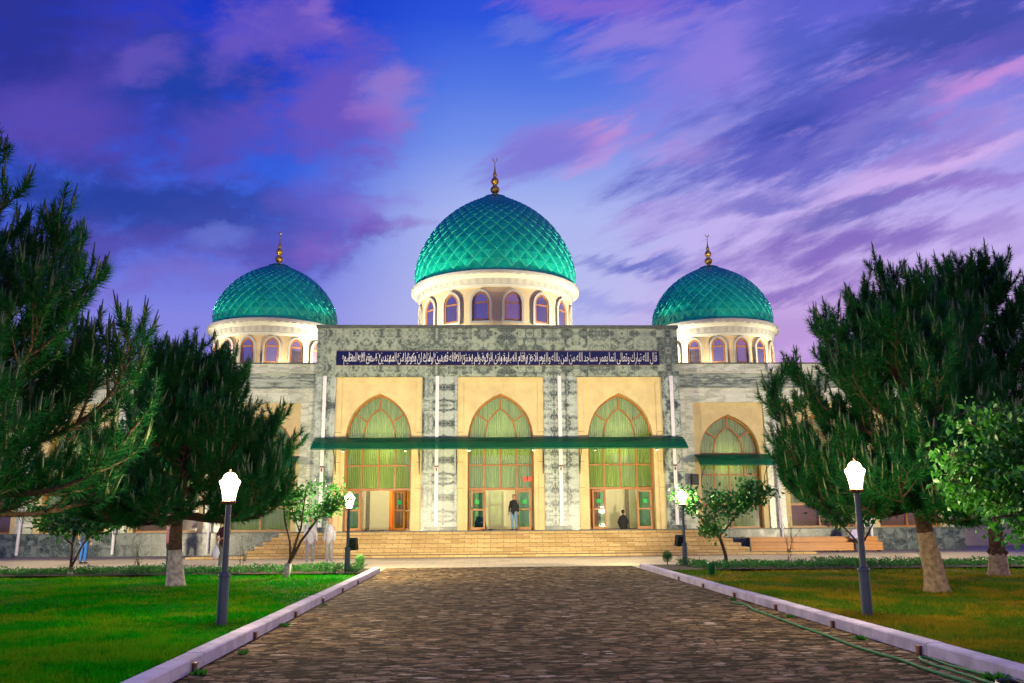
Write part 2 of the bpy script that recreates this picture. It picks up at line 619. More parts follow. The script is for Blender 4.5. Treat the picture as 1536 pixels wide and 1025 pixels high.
MAT = {}
MAT['grey_marble'] = marble('grey green bookmatched marble', (0.04, 0.062, 0.055), (0.19, 0.245, 0.20), (0.45, 0.53, 0.44), 0.56, 0.92, True, scale=1.9)
MAT['top_marble'] = marble('grey green marble slabs of parapet', (0.05, 0.075, 0.058), (0.17, 0.225, 0.165), (0.37, 0.45, 0.32), 0.60, 0.90, True, scale=2.6, off=(0.2, -10.2))
MAT['wing_marble'] = marble('pale streaked marble', (0.46, 0.52, 0.36), (0.64, 0.71, 0.50), (0.74, 0.80, 0.60), 1.1, 0.55, False, stretch=(0.35, 1, 1.6), scale=1.6, joint=0.25)
MAT['frieze_marble'] = marble('streaked grey frieze marble', (0.08, 0.12, 0.09), (0.32, 0.39, 0.29), (0.52, 0.60, 0.45), 1.3, 2.0, True, stretch=(0.35, 1, 3.2), scale=2.3, joint=0.2)
MAT['plinth_marble'] = marble('dark green plinth marble slabs', (0.03, 0.05, 0.045), (0.065, 0.105, 0.09), (0.17, 0.215, 0.18), 0.62, 0.56, False, scale=2.0, joint=0.9)
MAT['cream'] = simple('cream stone render', (0.67, 0.55, 0.25), 0.75, var=0.10, scale=1.5, bump=0.1)
MAT['cream_light'] = simple('pale cream drum plaster', (0.66, 0.50, 0.25), 0.7, var=0.05, scale=1.2, bump=0.08)
MAT['white_stone'] = simple('white painted cornice', (0.46, 0.44, 0.34), 0.6, var=0.04, scale=2.0)
MAT['white_paint'] = simple('white painted metal', (0.80, 0.80, 0.76), 0.45, var=0.05)
MAT['frame'] = simple('golden brown window frame', (0.36, 0.145, 0.025), 0.4, var=0.15, scale=4)
MAT['roof'] = simple('grey roof felt', (0.12, 0.12, 0.12), 0.9)
MAT['coping'] = simple('dark green stone coping', (0.10, 0.12, 0.10), 0.5, scale=8, var=0.3)
MAT['tile_green'] = simple('emerald enamelled dome tiles', (0.002, 0.46, 0.27), 0.32, metal=0.15, var=0.16, scale=1.6)
MAT['tile_seam_glint'] = simple('folded tile seam with painted highlight', (0.06, 0.72, 0.52), 0.25, metal=0.2, var=0.1)  # lighter green paints the highlight of the tile edges into their colour
MAT['gold'] = simple('gilded metal', (0.80, 0.50, 0.10), 0.38, metal=0.85, var=0.1, scale=12)
MAT['band_blue'] = simple('deep blue glazed tile', (0.004, 0.007, 0.055), 0.25, var=0.25, scale=14)
MAT['letter'] = simple('white glazed lettering', (0.70, 0.72, 0.66), 0.35, var=0.05)
MAT['curtain'] = None
MAT['glass'] = glassmat('clear window glass', (0.86, 0.95, 0.86), 0.14, 0.06)
MAT['door_glass'] = glassmat('green tinted door glass', (0.74, 0.91, 0.84), 0.05)
MAT['drum_glass'] = glassmat('dark reflecting drum glass', (0.38, 0.30, 0.40), 0.85, 0.05, trans=False)
MAT['dark_metal'] = simple('dark painted steel', (0.02, 0.03, 0.035), 0.4, var=0.2)
MAT['post_metal'] = simple('blue grey painted post', (0.055, 0.09, 0.10), 0.45, var=0.15, scale=5)
MAT['black_plastic'] = simple('black plastic', (0.012, 0.013, 0.013), 0.5)
MAT['interior'] = simple('pale interior plaster', (0.62, 0.60, 0.42), 0.8, var=0.03)
MAT['interior_dark'] = simple('dark interior column', (0.12, 0.10, 0.07), 0.6)
MAT['orange'] = simple('orange curtain cloth', (0.80, 0.22, 0.02), 0.8, var=0.2, scale=3)
MAT['red_carpet'] = simple('dark red carpet', (0.10, 0.012, 0.010), 0.9)
MAT['green_sign'] = simple('green sticker', (0.0, 0.38, 0.05), 0.5)
MAT['red_sign'] = simple('red sticker', (0.75, 0.06, 0.03), 0.5)
MAT['blind'] = bricks('brown slatted blind', (0.24, 0.13, 0.05), (0.20, 0.10, 0.04), (0.06, 0.03, 0.01), 9.0, 0.055, 0.008, plane='XZ', stain_amt=0.0)
MAT['wood'] = bricks('varnished orange pine planks', (0.58, 0.24, 0.03), (0.50, 0.19, 0.022), (0.10, 0.04, 0.01), 1.55, 0.165, 0.006, rough=0.45, plane='XZ', bump=0.2, stain_amt=0.3)
MAT['steps'] = bricks('yellow split stone steps', (0.64, 0.47, 0.19), (0.42, 0.28, 0.09), (0.08, 0.05, 0.022), 0.62, 0.196, 0.014, plane='XZ', bump=0.4, stain_amt=0.35, stain=(0.8, 0.6, 0.4))
MAT['plaza'] = bricks('worn buff paving', (0.60, 0.50, 0.30), (0.53, 0.43, 0.26), (0.26, 0.21, 0.14), 0.6, 0.3, 0.012, bump=0.35, stain=(0.55, 0.5, 0.48), stain_amt=0.75, nscale=0.35)
MAT['perimeter'] = simple('beige perimeter wall', (0.48, 0.42, 0.30), 0.8, var=0.12, scale=1.5)
MAT['bark'] = simple('brown pine bark', (0.11, 0.065, 0.035), 0.9, var=0.5, scale=14, bump=0.9, bscale=26)
MAT['whitewash'] = simple('whitewashed bark', (0.50, 0.47, 0.36), 0.9, var=0.4, scale=9, bump=0.9, bscale=26)
MAT['tan_bark'] = simple('tan worn lower bark', (0.34, 0.25, 0.14), 0.9, var=0.4, scale=10, bump=0.9, bscale=26)
MAT['twig'] = simple('grey brown twig bark', (0.09, 0.06, 0.04), 0.9, var=0.3, scale=20)
MAT['needle'] = leafmat('dark green pine needles', (0.006, 0.070, 0.022), (0.020, 0.19, 0.028), 0.28, 7, gloss=0.02)
MAT['candle'] = leafmat('pale new pine shoots', (0.10, 0.17, 0.045), (0.20, 0.26, 0.07), 0.2, 10)
MAT['leaf'] = leafmat('fresh green leaves', (0.010, 0.10, 0.008), (0.05, 0.25, 0.015), 0.35, 11, gloss=0.05)
MAT['leaf_dark'] = leafmat('deep green leaves', (0.014, 0.11, 0.014), (0.05, 0.24, 0.03), 0.3, 11, gloss=0.05)
MAT['hose'] = simple('green rubber hose', (0.003, 0.22, 0.05), 0.7, var=0.15, scale=3)
MAT['bin'] = simple('green enamelled bin', (0.004, 0.13, 0.04), 0.4)
MAT['globe'] = emit('glowing lantern glass', (1.0, 0.80, 0.52), GLOBE_E)
MAT['bulb'] = emit('lit bulb', (1.0, 0.86, 0.55), 30)
MAT['flood_glass'] = emit('lit floodlight glass', (1.0, 0.86, 0.6), 12)
MAT['bronze'] = simple('brown bronze collar', (0.16, 0.07, 0.04), 0.4, metal=0.4)
MAT['kerb'] = simple('lavender whitewashed kerb', (0.54, 0.49, 0.55), 0.85, var=0.22, scale=2.5, bump=0.3, bscale=18)
MAT['soil'] = simple('bare brown soil', (0.055, 0.035, 0.02), 0.95, var=0.4, scale=5, bump=0.6, bscale=20)
MAT['skin'] = simple('skin', (0.42, 0.22, 0.13), 0.55, var=0.06)
MAT['hair'] = simple('black hair', (0.012, 0.010, 0.009), 0.6)
MAT['shoe'] = simple('dark leather', (0.02, 0.015, 0.012), 0.5)
MAT['bag'] = leafmat('thin white plastic bag', (0.62, 0.68, 0.78), (0.78, 0.82, 0.88), 0.45, 6)


def canopymat():
    m_, N = newmat('green polycarbonate canopy sheet')
    tr = N.n('ShaderNodeBsdfTransparent')
    N.put(tr.inputs[0], (0.14, 0.66, 0.42))
    tl = N.n('ShaderNodeBsdfTranslucent')
    N.put(tl.inputs[0], (0.01, 0.26, 0.15))
    a_ = N.n('ShaderNodeMixShader')
    a_.inputs[0].default_value = 0.4
    N.put(N.P.inputs['Base Color'], (0.004, 0.24, 0.16))
    N.put(N.P.inputs['Roughness'], 0.2)
    b_ = N.n('ShaderNodeMixShader')
    b_.inputs[0].default_value = 0.25
    N.nt.links.new(tr.outputs[0], a_.inputs[1])
    N.nt.links.new(tl.outputs[0], a_.inputs[2])
    N.nt.links.new(a_.outputs[0], b_.inputs[1])
    N.nt.links.new(N.P.outputs[0], b_.inputs[2])
    N.nt.links.new(b_.outputs[0], N.out.inputs[0])
    return m_


def curtainmat():
    m_, N = newmat('pale green curtain cloth')
    s_ = N.sep(N.oc)
    n1 = N.noise(N.comb(N.m('MULTIPLY', s_[0], 9.0), 0.0, N.m('MULTIPLY', s_[2], 0.25)), 2.0, 4)
    col_ = N.mix(N.ss(n1, 0.3, 0.7), (0.26, 0.37, 0.12), (0.42, 0.52, 0.20))
    dif = N.n('ShaderNodeBsdfDiffuse')
    tr = N.n('ShaderNodeBsdfTranslucent')
    N.put(dif.inputs[0], col_)
    N.put(tr.inputs[0], col_)
    mx = N.n('ShaderNodeMixShader')
    mx.inputs[0].default_value = 0.45
    N.nt.links.new(dif.outputs[0], mx.inputs[1])
    N.nt.links.new(tr.outputs[0], mx.inputs[2])
    N.nt.links.new(mx.outputs[0], N.out.inputs[0])
    return m_


def grassmat(name, a1, a2, dry, left=True):
    m_, N = newmat(name)
    n1 = N.noise(N.oc, 0.55, 5, 0.6, 0.4)
    n2 = N.noise(N.oc, 22.0, 4, 0.7)
    n3 = N.noise(N.oc, 3.0, 4, 0.6)
    col_ = N.mix(N.ss(n2, 0.3, 0.7), a1, a2)
    col_ = N.mix(N.m('MULTIPLY', N.ss(N.m('ADD', N.m('MULTIPLY', n1, 0.65), N.m('MULTIPLY', n3, 0.35)), 0.45, 0.56), 0.9), col_, dry)
    N.put(N.P.inputs['Base Color'], col_)
    N.put(N.P.inputs['Roughness'], 0.7)
    N.put(N.P.inputs['Specular IOR Level'], 0.02)
    N.put(N.P.inputs['Normal'], N.bump(n2, 0.6, 0.03))
    return m_


def pathmat():
    m_, N = newmat('worn brown stone setts')
    s_ = N.sep(N.oc)
    wv = N.noise(N.oc, 1.3, 3)
    wf = N.noise(N.oc, 9.0, 2)
    v = N.comb(N.m('ADD', s_[0], N.m('MULTIPLY', wv, 0.35)), N.m('ADD', s_[1], N.m('ADD', N.m('MULTIPLY', wv, 0.25), N.m('MULTIPLY', wf, 0.05))))
    vo = N.n('ShaderNodeTexVoronoi', feature='F1')
    N.put(vo.inputs['Vector'], N.comb(N.m('MULTIPLY', N.sep(v)[0], 5.2), N.m('MULTIPLY', N.sep(v)[1], 10.5)))
    N.put(vo.inputs['Scale'], 1.0)
    N.put(vo.inputs['Randomness'], 0.75)
    ve = N.n('ShaderNodeTexVoronoi', feature='DISTANCE_TO_EDGE')
    N.put(ve.inputs['Vector'], N.comb(N.m('MULTIPLY', N.sep(v)[0], 5.2), N.m('MULTIPLY', N.sep(v)[1], 10.5)))
    N.put(ve.inputs['Scale'], 1.0)
    N.put(ve.inputs['Randomness'], 0.75)
    cell = N.sep(vo.outputs['Color'])
    big = N.noise(N.comb(N.m('MULTIPLY', s_[0], 0.8), N.m('MULTIPLY', s_[1], 1.0)), 0.9, 7, 0.62, 0.8)
    mid = N.noise(N.comb(N.m('MULTIPLY', s_[0], 1.5), N.m('MULTIPLY', s_[1], 2.6)), 1.6, 8, 0.72, 0.4)
    fin = N.noise(N.oc, 38.0, 5, 0.75)
    col_ = N.ramp(cell[0], [(0.0, (0.17, 0.12, 0.05)), (0.35, (0.32, 0.225, 0.10)), (0.7, (0.43, 0.31, 0.145)), (0.92, (0.60, 0.44, 0.23)), (1.0, (0.90, 0.72, 0.46))])
    col_ = N.mix(N.m('MULTIPLY', N.ss(cell[1], 0.75, 1.0), 0.5), col_, (0.42, 0.16, 0.08))
    col_ = N.mix(N.m('MULTIPLY', N.ss(big, 0.5, 0.62), 0.55), col_, (0.11, 0.085, 0.055))
    col_ = N.mix(N.m('MULTIPLY', N.ss(N.m('ADD', mid, N.m('MULTIPLY', N.m('SUBTRACT', cell[2], 0.5), 0.24)), 0.50, 0.55), 0.92), col_, (0.022, 0.016, 0.008))
    col_ = N.mix(N.m('MULTIPLY', N.ss(ve.outputs['Distance'], 0.10, 0.02), 0.75), col_, (0.05, 0.037, 0.022))
    col_ = N.mix(N.ss(fin, 0.35, 0.75, 0.0, 0.55), col_, (0.09, 0.06, 0.04))
    N.put(N.P.inputs['Base Color'], col_)
    N.put(N.P.inputs['Roughness'], 0.85)
    N.put(N.P.inputs['Specular IOR Level'], 0.04)
    h = N.m('ADD', N.ss(ve.outputs['Distance'], 0.0, 0.16), N.m('ADD', N.m('MULTIPLY', fin, 0.5), N.m('ADD', N.m('MULTIPLY', cell[1], 0.8), N.m('MULTIPLY', mid, -1.6))))
    N.put(N.P.inputs['Normal'], N.bump(h, 1.0, 0.035))
    return m_


MAT['canopy'] = canopymat()
MAT['curtain'] = curtainmat()
MAT['path'] = pathmat()
MAT['lawn_left'] = grassmat('lush lawn', (0.002, 0.09, 0.002), (0.008, 0.22, 0.004), (0.07, 0.18, 0.006))
MAT['lawn_right'] = grassmat('drying lawn', (0.05, 0.12, 0.006), (0.11, 0.18, 0.012), (0.34, 0.20, 0.02))
MAT['blade_left'] = leafmat('lush grass blades', (0.002, 0.10, 0.002), (0.014, 0.38, 0.005), 0.3, 9.0, gloss=0.0, dry=(0.17, 0.26, 0.008))
MAT['blade_right'] = leafmat('drying grass blades', (0.03, 0.14, 0.006), (0.12, 0.22, 0.015), 0.3, 9.0, gloss=0.0, dry=(0.38, 0.24, 0.015))

# ------------------------------------------------------------------ ground, plaza, path, lawns, kerbs
XC = 1.0          # axis of the building


def sheet(name, x0, x1, y0, y1, z, mt, kind='structure'):
    o = MB().add([(x0, y0, z), (x1, y0, z), (x1, y1, z), (x0, y1, z)], [(0, 1, 2, 3)]).build(name, mt, fixn=False)
    return tag(o, kind=kind)


sheet('ground', -600, 600, -300, 900, -0.03, MAT['soil'])
sheet('plaza', -60, 60, 25.0, 60, -0.004, MAT['plaza'])
sheet('path', -3.3, 5.5, -20, 31.6, 0.002, MAT['path'])


def lawn(name, x0, x1, mt):
    mb = MB()
    nx, ny = 60, 110
    y0, y1 = -10, 28.4
    vs = []
    for j in range(ny + 1):
        for i in range(nx + 1):
            x = x0 + (x1 - x0) * i / nx
            y = y0 + (y1 - y0) * j / ny
            e = min(1, min(i, nx - i) / 3)
            vs.append((x, y, 0.085 + e * 0.03 * (math.sin(x * 1.3 + y * 0.7) * math.sin(y * 0.9 - x * 0.4))))
    fs = [(j * (nx + 1) + i, j * (nx + 1) + i + 1, (j + 1) * (nx + 1) + i + 1, (j + 1) * (nx + 1) + i) for j in range(ny) for i in range(nx)]
    mb.add(vs, fs)
    return tag(mb.build(name, mt, smooth=True, fixn=False), kind='structure')


lawn('lawn_left', -34, -3.5, MAT['lawn_left'])
lawn('lawn_right', 5.8, 36, MAT['lawn_right'])


def kerb(name, x0, x1, y0, y1, axis='y', h=0.155, seg=2.6, drains=True):
    mb = MB()
    L0, L1 = (y0, y1) if axis == 'y' else (x0, x1)
    t = L0
    k = 0
    rr = random.Random(5)
    while t < L1 - 0.01:
        e = min(t + seg, L1)
        dz = rr.uniform(-0.006, 0.006)
        g = 0.006
        bv = 0.018
        if axis == 'y':
            prof = [(x0, -0.05), (x0, h - bv + dz), (x0 + bv, h + dz), (x1 - bv, h + dz), (x1, h - bv + dz), (x1, -0.05)]
            mb.prism(prof, t + g, e - g)
        else:
            b0 = len(mb.v)
            prof = [(y0, -0.05), (y0, h - bv + dz), (y0 + bv, h + dz), (y1 - bv, h + dz), (y1, h - bv + dz), (y1, -0.05)]
            mb.prism(prof, t + g, e - g)
            for q in range(b0, len(mb.v)):
                a_, b_, c_ = mb.v[q]
                mb.v[q] = (b_, a_, c_)
        t = e
        k += 1
    return tag(mb.build(name, MAT['kerb']), kind='structure')


kerb('kerb', -3.50, -3.27, -10, 29.2)
kerb('kerb', 5.49, 5.72, -10, 29.9)
kerb('kerb', -34, -3.54, 29.0, 29.16, axis='x', h=0.13)
kerb('kerb', 5.78, 36, 29.74, 29.9, axis='x', h=0.13)
ORD = ['first', 'second', 'third', 'fourth', 'fifth', 'sixth', 'seventh', 'eighth', 'ninth', 'tenth']
# dark drain notches at the foot of the kerbs
for x, ys, sgn in ((-3.245, (10.4, 13.1, 15.9, 18.6, 21.2, 23.8), 1), (5.465, (8.6, 10.95, 13.6, 16.2, 18.8, 21.4, 24.0), -1)):
    for iy, y in enumerate(ys):
        o = MB().box(-0.018, 0.018, -0.035, 0.035, 0.0, 0.09).box(-0.022, 0.022, -0.045, 0.045, 0.09, 0.10).build('drain_spout', MAT['bronze'], loc=(x, y, 0.004))
        n_ = sum(1 for q in bpy.data.objects if q.name.startswith('drain_spout'))
        tag(o, ORD[iy] + ' small rusty drain spout along the ' + ('left' if sgn > 0 else 'right') + ' lavender kerb, counted from the viewer', 'drain', 'drain spouts along the ' + ('left' if sgn > 0 else 'right') + ' kerb')
# flower bed soil strips
sheet('flower_bed_soil', -34, -3.54, 26.6, 28.98, 0.135, MAT['soil'])
sheet('flower_bed_soil', 5.78, 36, 26.6, 29.72, 0.135, MAT['soil'])


# ------------------------------------------------------------------ inscription shaping
_F = {}
for cp in list(range(0xFE70, 0xFEFD)) + [0xFDF2]:
    dd = unicodedata.decomposition(chr(cp)).split()
    if len(dd) >= 2 and dd[0].startswith('<'):
        _F[(tuple(int(h, 16) for h in dd[1:]), dd[0].strip('<>'))] = chr(cp)
_RJ = set('ادذرزوآإأؤةى')


def shape_word(wd):
    toks = []
    i = 0
    while i < len(wd):
        if wd[i] == 'ل' and i + 1 < len(wd) and wd[i + 1] in 'اآأإ':
            toks.append((ord(wd[i]), ord(wd[i + 1])))
            i += 2
        else:
            toks.append((ord(wd[i]),))
            i += 1
    out = []
    for k_, t in enumerate(toks):
        def joins_next(tt):
            ch = chr(tt[-1])
            return len(tt) == 1 and ch not in _RJ and ch != 'ء'
        pj = k_ > 0 and joins_next(toks[k_ - 1]) and chr(t[0]) != 'ء'
        nj = k_ < len(toks) - 1 and joins_next(t) and chr(toks[k_ + 1][0]) != 'ء'
        form = 'medial' if pj and nj else 'final' if pj else 'initial' if nj else 'isolated'
        for fm in (form, 'final' if pj else 'isolated', 'isolated'):
            if (t, fm) in _F:
                out.append(_F[(t, fm)])
                break
        else:
            out.append(''.join(chr(q) for q in t))
    return ''.join(reversed(out))


AYA = 'قال الله تبارك وتعالى انما يعمر مساجد الله من امن بالله واليوم الاخر واقام الصلوة واتى الزكوة ولم يخش الا الله فعسى اولئك ان يكونوا من المهتدين صدق الله العظيم'.split()


def text_mesh(s_, offset=0.0):
    cu = bpy.data.curves.new('t', 'FONT')
    cu.body = s_
    cu.resolution_u = 3
    cu.offset = offset
    ob = bpy.data.objects.new('t', cu)
    C.objects.link(ob)
    bpy.context.view_layer.update()
    me = bpy.data.meshes.new_from_object(ob.evaluated_get(bpy.context.evaluated_depsgraph_get()))
    vs = [tuple(v.co) for v in me.vertices]
    fs = [tuple(p.vertices) for p in me.polygons]
    bpy.data.objects.remove(ob)
    bpy.data.curves.remove(cu)
    bpy.data.meshes.remove(me)
    return vs, fs


# ------------------------------------------------------------------ the mosque
YF = 43.0
mosque = thing('mosque', 'marble mosque with three green tiled domes and arched windows lit by floodlights', 'mosque', (XC, YF, 0))
mosque.name = 'domed_mosque'
# everything below is in the mosque's own frame: x from its axis, y from the portal face (+ is deeper)
PZ = 1.12        # podium level
ARCH = [(1, 0), (.985, .15), (.94, .3), (.87, .45), (.77, .59), (.63, .715), (.45, .83), (.23, .93), (0, 1)]


def arch_curve(cx_, zs, hw, h, z0=None):
    L = [(cx_ - hw * a_, zs + h * b_) for a_, b_ in ARCH]
    Rr = [(cx_ + hw * a_, zs + h * b_) for a_, b_ in reversed(ARCH[:-1])]
    pts = L + Rr
    if z0 is not None:
        pts = [(cx_ - hw, z0)] + pts + [(cx_ + hw, z0)]
    return pts


def wall_with_arch(mb, x0, x1, z0, z1, y0, y1, cx_, zs, hw, h, zb):
    """wall face at y0 with an arched opening cut out (opening goes down to zb), reveal to y1"""
    pts = arch_curve(cx_, zs, hw, h, zb)
    # left and right halves as strips
    n = len(pts)
    mid = n // 2
    L = pts[:mid + 1]
    for side in (0, 1):
        seg = L if side == 0 else [(2 * cx_ - p[0], p[1]) for p in L]
        xe = x0 if side == 0 else x1
        for i in range(len(seg) - 1):
            a_, b_ = seg[i], seg[i + 1]
            mb.add([(xe, y0, a_[1]), (a_[0], y0, a_[1]), (b_[0], y0, b_[1]), (xe, y0, b_[1])], [(0, 1, 2, 3)])
        ap = seg[-1]
        mb.add([(xe, y0, ap[1]), (ap[0], y0, ap[1]), (ap[0], y0, z1), (xe, y0, z1)], [(0, 1, 2, 3)])
        if zb > z0:
            mb.add([(xe, y0, z0), (ap[0], y0, z0), (ap[0], y0, zb), (xe, y0, zb)], [(0, 1, 2, 3)])
    for i in range(n - 1):
        a_, b_ = pts[i], pts[i + 1]
        mb.add([(a_[0], y0, a_[1]), (b_[0], y0, b_[1]), (b_[0], y1, b_[1]), (a_[0], y1, a_[1])], [(0, 1, 2, 3)])


# --- portal: marble piers, lintel and top
BAYS = (-6.08, 0.08, 6.18)
NHW = 2.19       # half width of the cream niche
pm = MB()
edges = [-9.3, BAYS[0] - NHW, BAYS[0] + NHW, BAYS[1] - NHW, BAYS[1] + NHW, BAYS[2] - NHW, BAYS[2] + NHW, 9.3]
pm.cur = 0
for i in range(0, 8, 2):
    pm.box(edges[i], edges[i + 1], 0, 0.9, PZ + 0.22, 8.84)
pm.cur = 1
pm.box(-9.3, 9.3, 0, 2.6, 8.84, 11.36)
pm.cur = 0
pm.box(-9.3, edges[1] - 0.6, 0.9, 2.6, 0, 8.84)
pm.box(edges[6] + 0.6, 9.3, 0.9, 2.6, 0, 8.84)
pm.build('portal_wall', [MAT['grey_marble'], MAT['top_marble']], mosque)
mb = MB().box(-9.36, 9.36, -0.06, 2.66, 11.36, 11.53)
mb.build('portal_coping', MAT['coping'], mosque)
for i in range(0, 8, 2):
    MB().box(edges[i] - 0.01, edges[i + 1] + 0.01, -0.05, 0.88, PZ, PZ + 0.22).build('pier_base', MAT['plinth_marble'], mosque)

WHW = 1.67
WZS, WH = 5.62, 2.38


def window_frame(cx_, y, zs, hw, h, z0, zdoor, ztr, mullions=(-0.5, 0, 0.5), wd=0.075):
    f = MB()
    yA, yB = y - 0.05, y + 0.05
    f.bar(arch_curve(cx_, zs, hw - 0.04, h - 0.05, z0), 0.10, yA - 0.02, yB)
    ih = h * 0.68
    ihw = hw * 0.49
    f.bar(arch_curve(cx_, zs, ihw, ih), wd, yA, yB)
    f.bar([(cx_, zs + ih), (cx_, zs + h - 0.1)], wd, yA + .002, yB)
    for sg in (-1, 1):
        f.bar([(cx_ + sg * ihw * 0.79, zs + ih * 0.60), (cx_ + sg * hw * 0.75, zs + h * 0.58)], wd, yA + .003, yB)
    f.box(cx_ - hw + .02, cx_ + hw - .02, yA - .001, yB, zs - 0.04, zs + 0.04)
    f.box(cx_ - hw + .02, cx_ + hw - .02, yA - .001, yB, ztr - 0.04, ztr + 0.04)
    f.box(cx_ - hw + .02, cx_ + hw - .02, yA - .001, yB, zdoor - 0.06, zdoor + 0.06)
    for m_ in mullions:
        f.box(cx_ + m_ * hw - wd / 2, cx_ + m_ * hw + wd / 2, yA + .004, yB - .002, zdoor, zs)
    return f, yA, yB


def pane_mesh(cx_, y, zs, hw, h, z0):
    pts = arch_curve(cx_, zs, hw - 0.05, h - 0.06, z0)
    n = len(pts)
    return MB().add([(p[0], y, p[1]) for p in pts], [tuple(range(n))])


def curtain(cx_, y, zs, hw, h, z0, nfold=38):
    """pleated cloth cut to the arch"""
    cols = []
    n = nfold * 4
    ap = [(a_ * hw, zs + b_ * h) for a_, b_ in ARCH]

    def top(x):
        x = abs(x)
        for (xa, za), (xb, zb) in zip(ap, ap[1:]):
            if xb <= x <= xa:
                return za + (zb - za) * (xa - x) / max(1e-6, xa - xb)
        return zs
    vs, fs = [], []
    rr = random.Random(int(cx_ * 10))
    for i in range(n + 1):
        x = -hw + 2 * hw * i / n
        ph = i / 4 * 2 * PI + 0.6 * math.sin(i * 0.13)
        dy = 0.035 * math.sin(ph)
        vs.append((cx_ + x, y + dy, z0))
        vs.append((cx_ + x, y + dy * 0.8, top(x)))
    for i in range(n):
        fs.append((2 * i, 2 * i + 2, 2 * i + 3, 2 * i + 1))
    m_ = MB().add(vs, fs)
    return m_


def door_leaf(hx, sg, y, open_deg, col_sign=True):
    """glazed leaf hinged at hx; returns object"""
    wl, hl = 0.74, 1.96
    f = MB()
    t = 0.045
    f.box(0, 0.09, -t / 2, t / 2, 0.02, hl)
    f.box(wl - 0.09, wl, -t / 2, t / 2, 0.02, hl)
    f.box(0.09, wl - 0.09, -t / 2 + .001, t / 2 - .001, 0.02, 0.16)
    f.box(0.09, wl - 0.09, -t / 2 + .001, t / 2 - .001, hl - 0.10, hl)
    f.box(0.09, wl - 0.09, -t / 2 + .001, t / 2 - .001, 0.98, 1.06)
    o = f.build('door', MAT['frame'], mosque, loc=(hx, y, PZ + 0.02))
    o.rotation_euler = (0, 0, R(open_deg))
    g = MB().box(0.09, wl - 0.09, -0.006, 0.006, 0.16, 0.98).box(0.09, wl - 0.09, -0.006, 0.006, 1.06, hl - 0.10)
    g.build('door_pane', MAT['door_glass'], o)
    hd = MB()
    for sd in (-1, 1):
        hd.tube([(wl - 0.05, sd * .02, 0.95), (wl - 0.05, sd * 0.06, 0.95), (wl - 0.05, sd * 0.06, 1.12), (wl - 0.05, sd * .02, 1.12)], 0.009, 6)
    hd.build('handle', MAT['dark_metal'], o)
    if col_sign:
        MB().box(0.30, 0.52, -0.020, -0.008, 1.30, 1.50).box(0.30, 0.52, 0.008, 0.020, 1.30, 1.50).build('green_sticker', MAT['green_sign'], o)
    return o


YW = 0.62     # window plane behind the portal face
for bi, bx in enumerate(BAYS):
    # cream lining: outer rim and recessed panel with arch
    mb = MB()
    rim = 0.30
    y1_ = 0.10
    mb.box(bx - NHW, bx - NHW + rim, y1_, 0.85, PZ + 0.02, 8.82)
    mb.box(bx + NHW - rim, bx + NHW, y1_, 0.85, PZ + 0.02, 8.82)
    mb.box(bx - NHW + rim, bx + NHW - rim, y1_, 0.85, 8.82 - rim * 0.8, 8.82)
    wall_with_arch(mb, bx - NHW + rim, bx + NHW - rim, PZ, 8.82 - rim * 0.8, 0.17, YW + 0.3, bx, WZS, WHW, WH, PZ)
    # small joint lines of the stone lining
    mb.build('niche_lining', MAT['cream'], mosque)
    for sg in (-1, 1):
        for z in (3.2, 4.5, 6.0):
            jl = MB()
            jl.box(bx + sg * (NHW - rim) - (0 if sg < 0 else 0.0) if sg > 0 else bx - NHW, bx + NHW if sg > 0 else bx - NHW + rim, y1_ - 0.004, y1_ + 0.001, z, z + 0.02)
            jl.build('stone_joint', MAT['bronze'], mosque)
    f, ya, yb = window_frame(bx, YW, WZS, WHW, WH, PZ, 3.18, 4.37)
    # fixed side lights beside the doors
    for sg in (-1, 1):
        xi = bx + sg * 0.78
        f.box(min(xi, xi + sg * 0.07), max(xi, xi + sg * 0.07), ya, yb, PZ, 3.12)
        f.box(min(xi + sg * .07, bx + sg * (WHW - 0.05)), max(xi + sg * .07, bx + sg * (WHW - 0.05)), ya + .002, yb - .002, PZ, PZ + 0.14)
        f.box(min(xi + sg * .07, bx + sg * (WHW - 0.05)), max(xi + sg * .07, bx + sg * (WHW - 0.05)), ya + .002, yb - .002, PZ + 0.98, PZ + 1.06)
    fo = f.build('arched_window', MAT['frame'], mosque)
    pane_mesh(bx, YW + 0.02, WZS, WHW, WH, 3.2).build('pane', MAT['glass'], fo)
    for sg in (-1, 1):
        x0, x1 = sorted((bx + sg * 0.85, bx + sg * (WHW - 0.09)))
        MB().box(x0, x1, YW - .004, YW + .004, PZ + .14, PZ + .98).box(x0, x1, YW - .004, YW + .004, PZ + 1.06, 3.12).build('pane', MAT['door_glass'], fo)
    curtain(bx, YW + 0.30, WZS, WHW + 0.1, WH, 3.22).build('curtain', MAT['curtain'], fo, smooth=True, fixn=False)
    if bi == 1:
        MB().box(bx + 1.12, bx + 1.32, YW - .075, YW - .052, 3.55, 3.78).box(bx + 1.40, bx + 1.60, YW - .075, YW - .052, 3.55, 3.78).build('red_sticker', MAT['red_sign'], fo)
    if bi == 0:
        door_leaf(bx - 0.86, -1, YW - 0.10, 195)
        door_leaf(bx + 0.80, 1, YW - 0.10, -38)
    else:
        door_leaf(bx - 0.80, -1, YW - 0.10, 198)
        door_leaf(bx + 0.80, 1, YW - 0.10, -18)

# threshold
MB().box(-8.4, 8.5, 0.02, 0.85, PZ - 0.02, PZ + 0.02).build('door_sill', MAT['steps'], mosque)
